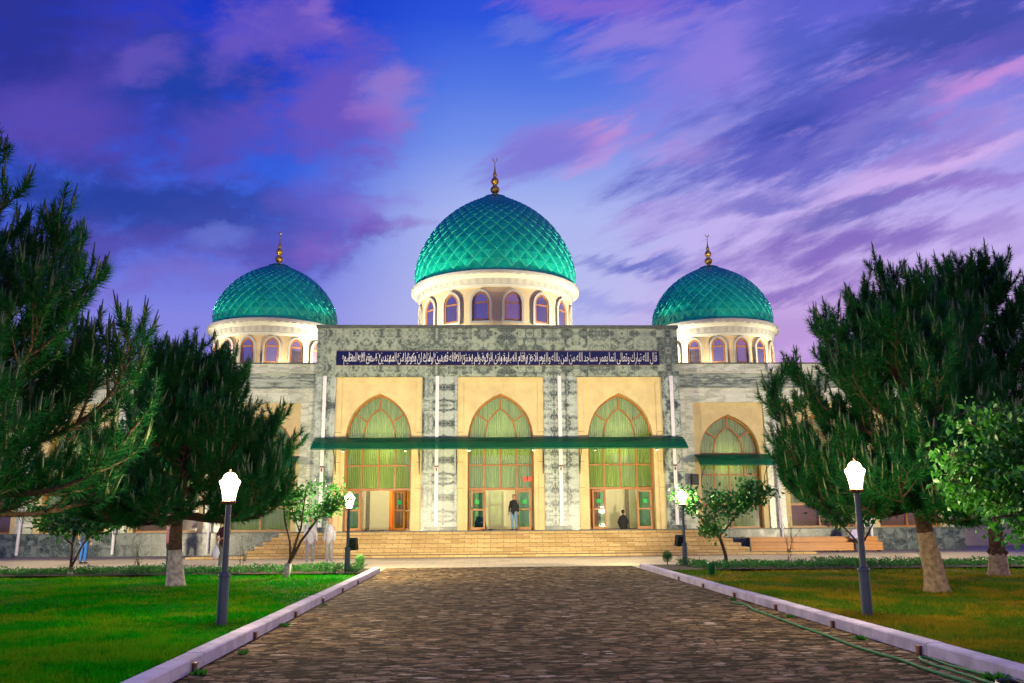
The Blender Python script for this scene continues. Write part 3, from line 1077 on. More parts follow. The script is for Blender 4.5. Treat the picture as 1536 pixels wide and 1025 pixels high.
# inscription band with its thin golden rim
MB().box(-8.3, 8.3, -0.035, 0.02, 9.44, 10.15).build('inscription_band', MAT['band_blue'], mosque)
MB().box(-8.3, 8.3, -0.045, 0.015, 10.15, 10.175).box(-8.3, 8.3, -0.045, 0.015, 9.415, 9.44).build('band_rim', MAT['bronze'], mosque)
lt = MB()
shaped = [shape_word(x_) for x_ in AYA]
low, up = shaped[0::2], shaped[1::2]
for words, zb, em, ph in ((shaped, 9.61, 0.68, 0.0),):
    meshes = [text_mesh(x_, -0.006) for x_ in words]
    wds = [max(v[0] for v in vs) - min(v[0] for v in vs) for vs, _ in meshes]
    total = 16.1 - ph * 2
    gap = 0.10
    kx = (total - gap * em * (len(words) - 1)) / sum(wds)
    x = 8.18 - ph
    for (vs, fs), wd in zip(meshes, wds):
        mn = min(v[0] for v in vs)
        lt.add([(x - wd * kx + (v[0] - mn) * kx, -0.048, zb + v[1] * em) for v in vs], fs)
        x -= wd * kx + gap * em
# fine strokes between the words, as in thuluth script
rr = random.Random(3)
for i in range(46):
    x = -8.0 + 16.0 * (i + rr.random() * 0.7) / 70
    z0 = rr.uniform(9.66, 9.82)
    lt.bar([(x, z0), (x + 0.015, z0 + rr.uniform(.16, .26))], 0.028, -0.046, -0.036)
    q = rr.uniform(9.5, 10.08)
    lt.bar([(x + .08, q), (x + 0.11, q + .015), (x + .14, q)], 0.02, -0.046, -0.036)
lt.build('inscription_lettering', MAT['letter'], mosque, fixn=False)

# white wall strips (rainwater pipes boxed in white)
for px_ in (-8.82, -3.14, 3.09, 8.86):
    mb = MB().box(px_ - 0.085, px_ + 0.085, -0.09, -0.005, PZ + 0.24, 8.86)
    o = mb.build('drainpipe', MAT['white_paint'], mosque)
    MB().box(px_ - 0.10, px_ + 0.10, -0.115, -0.092, 4.25, 4.33).box(px_ - .035, px_ + .035, -.13, -.092, 4.05, 4.22).build('pipe_clip', MAT['bronze'], o)

# --- podium and steps
st = MB()
Z0 = PZ - 0.02
rise = (Z0 - 0.12) / 5
for k_ in range(5):
    hwk = 10.6 + 0.3 * k_
    zt = Z0 - rise * k_
    st.box(-hwk, hwk, -0.8 - 0.3 * k_, (-0.8 - 0.3 * (k_ - 1)) if k_ else 0.0, -0.02, zt)
    if k_:
        st.box(-hwk, -hwk + 0.3, -0.8 - 0.3 * (k_ - 1), 1.28, -0.02, zt)
        st.box(hwk - 0.3, hwk, -0.8 - 0.3 * (k_ - 1), 1.28, -0.02, zt)
st.box(-10.6, -9.32, 0.0, 1.28, -0.02, Z0)
st.box(9.32, 10.6, 0.0, 1.28, -0.02, Z0)
st.build('steps', MAT['steps'], mosque)
MB().box(-10.65, 10.65, -0.86, -0.02, Z0, Z0 + 0.045).build('landing_edge', MAT['coping'], mosque)
MB().box(-14.2, 14.6, -3.1, -2.02, -0.02, 0.105).build('bottom_step', MAT['steps'], mosque)

# --- wings
YWG = 1.5
WING_C = [12.2, 16.85, 21.5]


def wing(sg, ncen):
    xs = WING_C + ([26.15] if sg < 0 else [])
    xend = xs[-1] + 2.6
    wl = MB()
    prev = 9.3
    wl.cur = 0
    NW = 1.9
    for c in xs:
        a_, b_ = prev, c - NW
        wl.box(*sorted((sg * a_, sg * b_)), YWG, YWG + 0.5, 1.13, 8.45)
        prev = c + NW
        wl.box(*sorted((sg * (c - NW), sg * (c + NW))), YWG, YWG + 0.5, 7.68, 8.45)
    wl.box(*sorted((sg * prev, sg * xend)), YWG, YWG + 0.5, 1.13, 8.45)
    wl.box(*sorted((sg * 9.3, sg * xend)), YWG + 0.5, YWG + 0.9, 7.5, 9.5)
    wl.box(*sorted((sg * (xend - 0.4), sg * xend)), YWG + 0.5, 16, 0, 9.3)
    wl.cur = 1
    wl.box(*sorted((sg * 9.3, sg * (xend + .02))), YWG - 0.03, YWG + 0.49, 8.45, 9.25)
    wl.cur = 0
    wl.box(*sorted((sg * 9.3, sg * (xend + .04))), YWG - 0.08, YWG + 0.5, 9.25, 9.75)
    wl.build('wing_wall', [MAT['wing_marble'], MAT['frieze_marble']], mosque)
    MB().box(*sorted((sg * 9.37, sg * (xend + .1))), YWG - 0.12, YWG + 0.6, 9.75, 9.82).build('wing_coping', MAT['coping'], mosque)
    MB().box(*sorted((sg * 9.36, sg * (xend + .06))), YWG - 0.2, YWG + 0.5, 0.0, 1.08).build('plinth', MAT['plinth_marble'], mosque)
    MB().box(*sorted((sg * 9.36, sg * (xend + .08))), YWG - 0.23, YWG + 0.4, 1.08, 1.135).build('plinth_coping', MAT['coping'], mosque)
    for i, c in enumerate(xs):
        bx = sg * c
        mb = MB()
        y1_ = YWG + 0.12
        wall_with_arch(mb, bx - 1.9, bx + 1.9, 1.13, 7.69, y1_, YWG + 0.8, bx, 5.0, 1.6, 2.05, 1.15)
        mb.build('niche_lining', MAT['cream'], mosque)
        yw = YWG + 0.5
        f, ya, yb = window_frame(bx, yw, 5.0, 1.6, 2.05, 1.15, 2.35, 3.9)
        f.box(bx - 1.55, bx + 1.55, ya, yb, 1.15, 1.24)
        f.box(bx - 0.04, bx + 0.04, ya, yb, 1.24, 2.3)
        if i > 0:
            pass
        fo = f.build('arched_window', MAT['frame'], mosque)
        pane_mesh(bx, yw + 0.02, 5.0, 1.6, 2.05, 1.2).build('pane', MAT['glass'], fo)
        if i == 0:
            curtain(bx, yw + 0.22, 5.0, 1.66, 2.05, 1.2).build('curtain', MAT['curtain'], fo, smooth=True, fixn=False)
        else:
            curtain(bx, yw + 0.22, 5.0, 1.66, 2.05, 2.4).build('curtain', MAT['curtain'], fo, smooth=True, fixn=False)
            MB().box(bx - 1.6, bx + 1.6, yw + 0.2, yw + 0.23, 1.2, 2.4).build('blind', MAT['blind'], fo)
    # downpipes from the parapet to the ground
    for c in [14.55 + 4.65 * q for q in range(len(xs) - 1)]:
        mb = MB()
        x = sg * c
        mb.tube([(x, YWG - 0.20, 9.35), (x, YWG - 0.20, 5.0), (x + sg * .02, YWG - 0.27, 1.3), (x + sg * .02, YWG - 0.29, 0.1)], 0.075, 10)
        mb.box(x - 0.16, x + 0.16, YWG - 0.34, YWG - 0.10, 9.35, 9.72)
        mb.build('drainpipe', MAT['white_paint'], mosque, smooth=False)
    # canopy over the wing windows
    n_c = len(xs)
    for c in xs:
        canopy(sg * c - 1.95, sg * c + 1.95, YWG - 0.02, YWG - 1.15, 4.92, 4.36)


def canopy(x0, x1, yb, yf, zb, zf):
    mb = MB()
    n = max(2, int((x1 - x0) / 1.0))
    th = 0.02
    k = 8
    prof = []
    for i in range(k + 1):
        t = i / k
        prof.append((yb + (yf - yb) * t, zf + (zb - zf) * (1 - t ** 1.7)))
    prof2 = [(y, z - th) for y, z in prof]
    poly = prof + prof2[::-1]
    vs = [(x, y, z) for x in (x0, x1) for y, z in poly]
    m_ = len(poly)
    fs = [tuple(range(m_)), tuple(reversed(range(m_, 2 * m_)))] + [(i, (i + 1) % m_, m_ + (i + 1) % m_, m_ + i) for i in range(m_)]
    mb.add(vs, fs)
    o = mb.build('canopy', MAT['canopy'], mosque)
    fr = MB()
    fr.tube([(x0, yf, zf - 0.05), (x1, yf, zf - 0.05)], 0.028, 6)
    fr.tube([(x0, yb - .03, zb - 0.02), (x1, yb - .03, zb - 0.02)], 0.03, 6)
    fr.tube([(x0, (yb + yf) / 2, (zf + zb) / 2 + 0.03), (x1, (yb + yf) / 2, (zf + zb) / 2 + 0.03)], 0.016, 5)
    cnt = int(round((x1 - x0) / 1.2))
    for i in range(cnt + 1):
        x = x0 + (x1 - x0) * i / cnt
        fr.tube([(x, y, z - 0.035) for y, z in prof[::2]], 0.014, 5)
    fr.build('canopy_frame', MAT['bin'], o)
    return o, prof


main_can, _ = canopy(-9.15, 9.25, -0.08, -1.42, 5.72, 5.10)
for px_ in (-8.15, -4.0, -2.15, 2.2, 4.05, 8.3):
    b = MB()
    for dx in (0,):
        b.tube([(px_, -0.03, 4.05), (px_, -0.06, 4.1), (px_ + dx, -0.35, 4.7), (px_ + dx, -0.9, 5.05), (px_ + dx, -1.40, 5.05)], 0.02, 6)
        b.tube([(px_, -0.03, 3.9), (px_, -0.03, 5.6)], 0.018, 6)
    b.build('canopy_bracket', MAT['dark_metal'], main_can)
wing(1, 3)
wing(-1, 3)
for o in [q for q in mosque.children if q.name.startswith('canopy') and q is not main_can]:
    xs_ = [v.co.x for v in o.data.vertices]
    b_ = MB()
    for px_ in (min(xs_) + 0.3, max(xs_) - 0.3):
        b = MB().tube([(px_, YWG - .03, 3.3), (px_, YWG - 0.2, 3.8), (px_, YWG - 0.6, 4.15), (px_, YWG - 1.1, 4.30)], 0.018, 6)
        b.build('canopy_bracket', MAT['dark_metal'], o)

# invented small lamps under the canopies, added to brighten the steps and paving
def added_downlight(x, y, z, ty, en):
    h_ = MB().lathe([(0.0, 0.05), (0.07, 0.05), (0.08, -0.04), (0.06, -0.04)], 12).build('canopy_lamp', MAT['dark_metal'], mosque, loc=(x, y, z))
    MB().lathe([(0.0, -0.035), (0.058, -0.035)], 12).build('lamp_glass', MAT['flood_glass'], h_)
    l = bpy.data.lights.new('canopy_light', 'SPOT')
    l.energy = en
    l.color = (1.0, 0.83, 0.48)
    l.spot_size = R(104)
    l.spot_blend = 1.0
    l.shadow_soft_size = 0.1
    o = bpy.data.objects.new('canopy_light', l)
    C.objects.link(o)
    o.parent = mosque
    o.location = (x, y, z - 0.08)
    o.rotation_euler = (Vector((x, ty, 0)) - Vector(o.location)).to_track_quat('-Z', 'Y').to_euler()


for x in (-7.6, -4.6, -1.5, 1.6, 4.7, 7.7):
    added_downlight(x, -1.30, 5.0, -13.5, 1350)
for x in (-21.5, -16.8, -12.2, 12.2, 16.8, 21.5):
    added_downlight(x, YWG - 1.0, 4.28, -12.5, 1150)

# --- roofs and building body
rf = MB()
rf.box(-29, 24.2, YWG + 0.9, 16, 9.1, 9.3)
rf.box(-9.0, 9.0, 2.6, 16, 9.3, 9.5)
rf.build('roof', MAT['roof'], mosque)
MB().box(-28.6, 24, 15.8, 16, 0, 9.1).build('rear_wall', MAT['wing_marble'], mosque)

# --- interior: prayer hall seen through the open doors
iw = MB()
iw.box(-9.2, 9.2, 4.6, 4.75, PZ, 8.9)
iw.box(-9.2, -9.0, 0.95, 4.6, PZ, 8.9)
iw.box(9.0, 9.2, 0.95, 4.6, PZ, 8.9)
iw.box(-9.2, 9.2, 0.95, 4.6, 8.9, 9.05)
iw.build('interior_wall', MAT['interior'], mosque)
MB().box(-9.0, 9.0, 0.86, 4.6, PZ - 0.1, PZ + 0.015).build('interior_floor', MAT['red_carpet'], mosque)
ic = MB()
for x in (-6.95, -5.05, -0.95, 1.02, 5.42, 6.98):
    ic.box(x - 0.09, x + 0.09, 3.4, 3.58, PZ, 8.9)
ic.build('interior_column', MAT['interior_dark'], mosque)
for x0, x1 in ((-5.75, -4.2), (4.0, 5.35)):
    oc = MB()
    n = 40
    vs, fs = [], []
    for i in range(n + 1):
        x = x0 + (x1 - x0) * i / n
        dy = 0.05 * math.sin(i * 1.4)
        vs += [(x, 3.0 + dy, PZ + .02), (x, 3.0 + dy, 3.6)]
    for i in range(n):
        fs.append((2 * i, 2 * i + 2, 2 * i + 3, 2 * i + 1))
    oc.add(vs, fs)
    oc.build('orange_curtain', MAT['orange'], mosque, fixn=False)
# wing interiors: a wall close behind so light stays inside
for sg in (-1, 1):
    x0, x1 = (9.25, 24.1) if sg > 0 else (-28.7, -9.25)
    MB().box(x0, x1, 4.6, 4.75, 0.9, 9.0).box(x0, x1, 2.1, 4.6, 0.95, 1.1).build('interior_wall', MAT['interior'], mosque)


def point(name, loc, energy, col_, rad=0.1, parent=None):
    l = bpy.data.lights.new(name, 'POINT')
    l.energy = energy
    l.color = col_
    l.shadow_soft_size = rad
    o = bpy.data.objects.new(name, l)
    C.objects.link(o)
    o.location = loc
    if parent:
        o.parent = parent
    return o


def spot(name, loc, target, energy, col_, size=120, blend=1.0, rad=0.12, parent=None):
    l = bpy.data.lights.new(name, 'SPOT')
    l.energy = energy
    l.color = col_
    l.spot_size = R(size)
    l.spot_blend = blend
    l.shadow_soft_size = rad
    o = bpy.data.objects.new(name, l)
    C.objects.link(o)
    o.location = loc
    dv = Vector(target) - Vector(loc)
    o.rotation_euler = dv.to_track_quat('-Z', 'Y').to_euler()
    if parent:
        o.parent = parent
    return o


WARM = (1.0, 0.84, 0.54)
# hall lamps: small lit globes hung behind the curtains
for i, bx in enumerate(BAYS):
    for k_, (dx, y, z) in enumerate(((-0.15 if i == 0 else -0.3, 1.35, 5.05), (0.5 if i == 0 else 0.4, 1.45, 5.05)) if i != 1 else ((0.2, 2.6, 6.2),)):
        o = MB().lathe([(0.0, -0.1), (0.08, -0.07), (0.11, 0.0), (0.08, 0.07), (0.0, 0.1)], 12).build('hanging_lamp', MAT['bulb'], mosque, smooth=True, loc=(bx + dx, y, z))
        MB().tube([(0, 0, 0.1), (0, 0, 8.9 - z)], 0.008, 5).build('lamp_rod', MAT['gold'], o)
    point('hall_lamp_light', (bx, 2.6, 5.9), 240, (1.0, 0.86, 0.50), 0.25, mosque)
    point('hall_lamp_light', (bx, 2.1, 3.0), 75, (1.0, 0.88, 0.60), 0.2, mosque)
for x in (-12.2, -16.85, -21.5, 12.2, 16.85, 21.5):
    point('wing_lamp_light', (x, 3.2, 4.6), 130, (1.0, 0.86, 0.52), 0.25, mosque)


# --- domes
def dome_tiles(rad, height, n, prof):
    """overlapping diamond tiles on a pointed dome; every tile has a raised lower tip and a central ridge"""
    P = [(a_ * rad, b_ * height) for b_, a_ in prof]
    # dense arc-length table
    zs = np.linspace(0, height, 400)
    pz = np.array([p[1] for p in P])
    pr = np.array([p[0] for p in P])
    # smooth interpolation
    co = np.polyfit(pz / height, (pr / rad) ** 2, 6)

    def rz(z):
        return rad * math.sqrt(max(0.0, float(np.interp(z, ZS, RS)))) if z < height else 0.0
    ZS = zs
    RS = np.interp(zs, pz, pr ** 2) / rad ** 2
    ker = np.ones(31) / 31
    pad = np.concatenate([np.full(15, RS[0]), RS, np.full(15, RS[-1])])
    RS = np.convolve(pad, ker, 'valid')
    rows = [0.0]
    dth = 2 * PI / n
    while True:
        z = rows[-1]
        r_ = rz(z)
        if r_ < rad * 0.10 or len(rows) > 90:
            break
        slope = (rz(z + 0.02) - r_) / 0.02
        ds = r_ * dth * 0.56
        rows.append(z + ds / math.sqrt(1 + slope * slope))
        if rows[-1] > height * 0.985:
            rows.pop()
            break
    mb = MB()

    def pt(j, th, e):
        if j < 0:
            z = rows[0] - 0.3 * (rows[1] - rows[0]) * (-j)
        else:
            z = rows[min(j, len(rows) - 1)]
        r_ = rz(max(0, z))
        sl = (rz(max(0, z) + 0.02) - rz(max(0, z - 0.0))) / 0.02
        nr, nz = 1 / math.sqrt(1 + sl * sl), -sl / math.sqrt(1 + sl * sl)
        rr_ = r_ + e * nr
        return (rr_ * math.cos(th), rr_ * math.sin(th), z + e * nz)
    J = len(rows)
    for j in range(-1, J - 2):
        sc_ = max(0.25, rz(rows[max(0, j)]) / rad)
        e = 0.105 * sc_ * rad / 5.0 * (36 / n) + 0.012
        for k_ in range(n):
            th = (k_ + (0.5 if (j % 2) else 0.0)) * dth
            B, T = pt(j, th, e * 1.15), pt(j + 2, th, e * 0.30)
            Lp, Rp = pt(j + 1, th - dth / 2, e * 0.30), pt(j + 1, th + dth / 2, e * 0.30)
            M_ = pt(j + 1, th, e * 1.05)
            B0, L0, R0 = pt(j, th, -0.01), pt(j + 1, th - dth / 2, -0.01), pt(j + 1, th + dth / 2, -0.01)
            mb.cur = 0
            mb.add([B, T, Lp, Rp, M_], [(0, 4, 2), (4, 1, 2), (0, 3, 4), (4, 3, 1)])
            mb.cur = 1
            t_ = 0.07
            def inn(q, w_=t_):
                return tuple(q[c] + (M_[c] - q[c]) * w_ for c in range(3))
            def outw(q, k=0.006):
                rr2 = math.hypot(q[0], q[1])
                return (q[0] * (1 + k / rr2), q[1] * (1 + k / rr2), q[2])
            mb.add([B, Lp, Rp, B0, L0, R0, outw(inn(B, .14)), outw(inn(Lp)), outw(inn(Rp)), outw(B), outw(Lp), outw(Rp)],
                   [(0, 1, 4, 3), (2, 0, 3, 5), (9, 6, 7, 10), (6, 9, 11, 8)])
            mb.cur = 0
    # smooth fluted cap
    zc = rows[-2]
    cap = []
    m = 24
    zz = [zc - 0.05, zc + (height - zc) * 0.5, height * 1.0]
    for z in zz:
        r_ = rz(min(z, height - 0.01)) + 0.05 if z < height else 0.06
        cap.append([(r_ * (1 + (0.06 if q % 2 else -0.03)) * math.cos(2 * PI * q / m), r_ * (1 + (0.06 if q % 2 else -0.03)) * math.sin(2 * PI * q / m), z + 0.04) for q in range(m)])
    vs = [v for c in cap for v in c]
    fs = [(i * m + j, i * m + (j + 1) % m, (i + 1) * m + (j + 1) % m, (i + 1) * m + j) for i in range(len(zz) - 1) for j in range(m)]
    mb.add(vs, fs)
    # shell below the tiles and the dark gutter ring
    mb.lathe([(rad * 1.0, -0.28), (rad * 1.0 - 0.0, -0.02)] + [(rz(z) - 0.03, z) for z in np.linspace(0.02, height * 0.97, 14)], 64)
    mb.lathe([(rad + 0.10, -0.30), (rad + 0.10, -0.16), (rad - 0.05, -0.10)], 64)
    return mb


PROF_MAIN = [(0, 0.985), (.06, 1.0), (.15, .998), (.3, .955), (.48, .85), (.62, .73), (.75, .57), (.86, .38), (.94, .20), (1.0, 0.03)]


def finial(parent, z, s_):
    prof = [(0.0, 0.0), (0.16, 0.0), (0.12, 0.1), (0.10, 0.16), (0.17, 0.22), (0.27, 0.36), (0.29, 0.46), (0.24, 0.58), (0.13, 0.68), (0.11, 0.74),
            (0.15, 0.80), (0.235, 0.92), (0.25, 1.0), (0.19, 1.14), (0.10, 1.24), (0.09, 1.30), (0.13, 1.38), (0.10, 1.50), (0.05, 1.60), (0.065, 1.68), (0.04, 1.76),
            (0.025, 2.0), (0.02, 2.3), (0.0, 2.35)]
    mb = MB().lathe([(a_ * s_, b_ * s_) for a_, b_ in prof], 20)
    # crescent
    pts, rad = [], []
    for i in range(15):
        a_ = R(125 + (i / 14) * 290)
        pts.append((0.13 * s_ * math.cos(a_), 0, (2.46 + 0.13 * math.sin(a_)) * s_))
        rad.append(0.004 + 0.028 * s_ * math.sin(PI * i / 14))
    mb.tube(pts, rad, 6)
    return mb.build('finial', MAT['gold'], parent, smooth=True, loc=(0, 0, z))


def drum_window(Rd, hw, z0, zs, zt, th, parent, z_off):
    """arched window with white surround wrapped on the drum"""
    mb = MB()

    def onr(x, z, e):
        a_ = th + x / Rd
        r_ = Rd + e
        return (r_ * math.cos(a_), r_ * math.sin(a_), z)
    pts = [(-hw, z0)] + [(-hw * a_, zs + (zt - zs) * b_) for a_, b_ in ARCH] + [(hw * a_, zs + (zt - zs) * b_) for a_, b_ in reversed(ARCH[:-1])] + [(hw, z0)]
    cx_, cz = 0.0, (z0 + zt) / 2

    def off(p, d_):
        i = pts.index(p)
        a_ = pts[max(0, i - 1)]
        b_ = pts[min(len(pts) - 1, i + 1)]
        tx, tz = b_[0] - a_[0], b_[1] - a_[1]
        L = math.hypot(tx, tz)
        return (p[0] - tz / L * d_, p[1] + tx / L * d_)

    def ring(d0, d1, e0, e1, mi):
        mb.cur = mi
        A = [off(p, d0) for p in pts]
        B = [off(p, d1) for p in pts]
        # close along the sill
        for q, dd in ((A, d0), (B, d1)):
            q[0] = (q[0][0], z0 - dd)
            q[-1] = (q[-1][0], z0 - dd)
        n = len(pts)
        vs = [onr(x, z, e1) for x, z in A] + [onr(x, z, e1) for x, z in B] + [onr(x, z, e0) for x, z in A] + [onr(x, z, e0) for x, z in B]
        fs = []
        for i in range(n):
            j = (i + 1) % n
            fs += [(i, j, n + j, n + i), (n + i, n + j, 3 * n + j, 3 * n + i), (j, i, 2 * n + i, 2 * n + j)]
        mb.add(vs, fs)
    ring(0.06 * hw / .46, 0.20 * hw / .46, 0.0, 0.14, 0)     # white surround
    ring(-0.05, 0.07, 0.0, 0.075, 1)                          # brown frame
    mb.cur = 1
    zb = zs + (zt - zs) * 0.05
    for (xa, xb, za, zb_) in ((-hw, hw, zb - 0.04, zb + 0.04),):
        vs = [onr(xa, za, 0.07), onr(xb, za, 0.07), onr(xb, zb_, 0.07), onr(xa, zb_, 0.07), onr(xa, za, 0.0), onr(xb, za, 0.0), onr(xb, zb_, 0.0), onr(xa, zb_, 0.0)]
        mb.add(vs, [(0, 1, 2, 3), (0, 4, 5, 1), (3, 2, 6, 7)])
    mb.cur = 2
    mb.add([onr(x, z, 0.045) for x, z in pts], [tuple(range(len(pts)))])
    o = mb.build('drum_window', [MAT['white_stone'], MAT['frame'], MAT['drum_glass']], parent)
    return o


def dome_set(x, y, rad, height, zdome, Rd, zbase, ztop_wall, rc, n, fz, nbr, win):
    """drum > windows; cornice; dome > finial"""
    dr = MB().lathe([(Rd, 9.2), (Rd, ztop_wall)], 96)
    dr.lathe([(Rd + 0.12, 9.2), (Rd + 0.12, 9.75), (Rd, 9.8)], 96)
    do = dr.build('drum', MAT['cream_light'], mosque, smooth=False, loc=(x, y, 0), fixn=True)
    hw, z0, zs, zt = win
    for i in range(16):
        th = -PI / 2 + (i + 0.5) * 2 * PI / 16
        drum_window(Rd, hw, z0, zs, zt, th, do, 0)
    # cornice: flared, with a ring of little pointed corbels
    h = zdome - 0.30 - ztop_wall
    cp_ = [(Rd - 0.05, ztop_wall - 0.02), (Rd + 0.10, ztop_wall), (Rd + 0.16, ztop_wall + 0.16 * h), (Rd + 0.16, ztop_wall + 0.22 * h), (Rd + 0.22, ztop_wall + 0.55 * h), (rc - 0.06, ztop_wall + 0.72 * h), (rc, ztop_wall + 0.80 * h), (rc, ztop_wall + 0.98 * h), (rc - 0.04, ztop_wall + h), (rad - 0.3, ztop_wall + h + 0.02)]
    cb = MB().lathe(cp_, 96)
    for i in range(nbr):
        th = 2 * PI * (i + 0.5) / nbr
        M_ = Matrix.Rotation(th, 4, 'Z')
        hw_ = Rd * PI / nbr * 0.62
        za, zb_ = ztop_wall + 0.22 * h, ztop_wall + 0.74 * h
        ra, rb = Rd + 0.20, rc - 0.0
        vs = [(ra, -hw_ * .3, za), (ra, hw_ * .3, za), (ra + 0.02, hw_, za + (zb_ - za) * .7), (ra + 0.02, -hw_, za + (zb_ - za) * .7),
              (rb, hw_, zb_), (rb, -hw_, zb_), (Rd + 0.1, hw_, zb_), (Rd + 0.1, -hw_, zb_)]
        cb.add([M_ @ Vector(v) for v in vs], [(0, 1, 2, 3), (3, 2, 4, 5), (0, 3, 5, 7), (1, 6, 4, 2), (0, 7, 6, 1)])
    cb.build('cornice', MAT['white_stone'], mosque, loc=(x, y, 0), fixn=True)
    dm = dome_tiles(rad, height, n, PROF_MAIN)
    dmo = dm.build('dome', [MAT['tile_green'], MAT['tile_seam_glint']], mosque, loc=(x, y, zdome), fixn=False)
    finial(dmo, height + 0.0, fz)
    return do


YM = 9.0
dome_set(0.0, YM, 4.98, 6.15, 15.98, 4.68, 9.3, 14.80, 5.28, 36, 1.06, 64, (0.44, 12.85, 13.85, 14.48))
dome_set(-13.15, 7.0, 3.52, 3.85, 13.0, 3.38, 9.3, 11.78, 3.86, 34, 0.84, 56, (0.33, 10.25, 11.15, 11.62))
dome_set(13.15, 7.0, 3.52, 3.85, 13.0, 3.38, 9.3, 11.78, 3.86, 34, 0.84, 56, (0.33, 10.25, 11.15, 11.62))

# --- roof floodlights for the domes (fixtures stand on the roofs)
COOL = (1.0, 0.93, 0.76)


def roof_flood(loc, target, energy, size=100, col_=COOL, lbl=None):
    dv = Vector(target) - Vector(loc)
    rz_ = math.atan2(dv.y, dv.x) - PI / 2
    root = thing('roof_floodlight', lbl, 'floodlight', (XC + loc[0], YF + loc[1], loc[2] - 0.35), rz_)
    MB().box(-0.05, 0.05, -0.05, 0.05, 0, 0.12).box(-0.24, 0.24, -0.02, 0.02, 0.10, 0.14).box(-0.24, -0.21, -0.02, 0.02, 0.14, 0.36).box(0.21, 0.24, -0.02, 0.02, 0.14, 0.36).build('yoke', MAT['dark_metal'], root)
    tilt = math.atan2(dv.z, math.hypot(dv.x, dv.y))
    hd = MB().box(-0.2, 0.2, -0.10, 0.06, -0.15, 0.15).build('lamp_housing', MAT['dark_metal'], root, loc=(0, 0, 0.34))
    hd.rotation_euler = (tilt, 0, 0)
    MB().box(-0.17, 0.17, 0.062, 0.07, -0.12, 0.12).build('lamp_glass', MAT['flood_glass'], hd)
    o = spot('roof_flood_light', (XC + loc[0], YF + loc[1], loc[2] + 0.02), (XC + target[0], YF + target[1], target[2]), energy, col_, size, 1.0, 0.15)
    # move the light just in front of its glass
    o.location = Vector(o.location) + dv.normalized() * 0.16
    return o


for sg, side in ((-1, 'left'), (1, 'right')):
    roof_flood((sg * 8.4, 3.2, 9.75), (0, YM, 17.4), 6600, 95, lbl='roof floodlight behind the portal aimed at the %s side of the great dome' % side)
    roof_flood((sg * 6.8, YM + 2.5, 9.85), (0, YM, 17.0), 2600, 95, lbl='roof floodlight at the %s flank of the great drum' % side)
    roof_flood((sg * 3.2, 2.75, 9.85), (sg * .8, YM, 13.2), 130, 120, lbl='roof floodlight below the front of the great drum on the %s' % side)
    roof_flood((sg * 8.9, 4.2, 9.7), (sg * 13.1, 7.0, 14.2), 2000, 110, lbl='roof floodlight between the portal and the %s small dome' % side)
    roof_flood((sg * 11.8, 2.4, 9.65), (sg * 13.1, 7.0, 12.2), 230, 120, lbl='roof floodlight in front of the %s small drum' % side)
    roof_flood((sg * 16.8, 3.0, 9.65), (sg * 13.1, 7.0, 13.0), 900, 110, lbl='roof floodlight outside the %s small dome' % side)

# loudspeaker on the right wing
sp = thing('loudspeaker', 'black loudspeaker on the pale marble wall right of the portal', 'loudspeaker', (XC + 10.15, YF + YWG - 0.25, 3.35))
MB().prism([(-0.17, 0), (0.17, 0), (0.2, 0.55), (-0.2, 0.55)], -0.16, 0.12).build('cabinet', MAT['black_plastic'], sp)
MB().box(-0.13, 0.13, -0.175, -0.161, 0.05, 0.48).build('grille', MAT['dark_metal'], sp)
MB().box(-0.03, 0.03, 0.12, 0.25, 0.2, 0.3).build('wall_bracket', MAT['dark_metal'], sp)

# perimeter walls beyond the wings
pw_ = MB().box(26.2, 60, 49.5, 49.9, -0.02, 2.4).box(26.2, 60, 49.45, 49.95, 2.4, 2.5)
tag(pw_.build('perimeter_wall', MAT['perimeter']), 'low beige perimeter wall continuing beyond the right end of the building', 'wall')
gp = MB().box(32.4, 32.7, 48.9, 49.2, -0.02, 2.0).box(32.35, 32.75, 48.85, 49.25, 2.0, 2.1)
tag(gp.build('gate_post', MAT['dark_metal']), 'dark gate post standing before the beige perimeter wall', 'post')

# ------------------------------------------------------------------ bench along the right wing
bn = thing('wooden_bench', 'long bench of varnished orange planks against the right wing plinth', 'bench', (13.35, 42.6, 0))
MB().box(0, 6.6, 0.42, 0.47, 0.20, 0.72).build('backrest', MAT['wood'], bn)
MB().box(0, 6.6, -0.10, 0.42, 0.40, 0.445).build('seat', MAT['wood'], bn)
MB().box(0.02, 6.58, -0.08, -0.05, 0.06, 0.395).build('apron', MAT['wood'], bn)
for x in (0.06, 2.2, 4.4, 6.48):
    MB().box(x, x + 0.06, -0.045, 0.40, 0, 0.395).build('leg', MAT['dark_metal'], bn)
MB().box(-0.05, -0.004, -0.1, 0.47, 0, 0.70).build('end_panel', MAT['dark_metal'], bn)


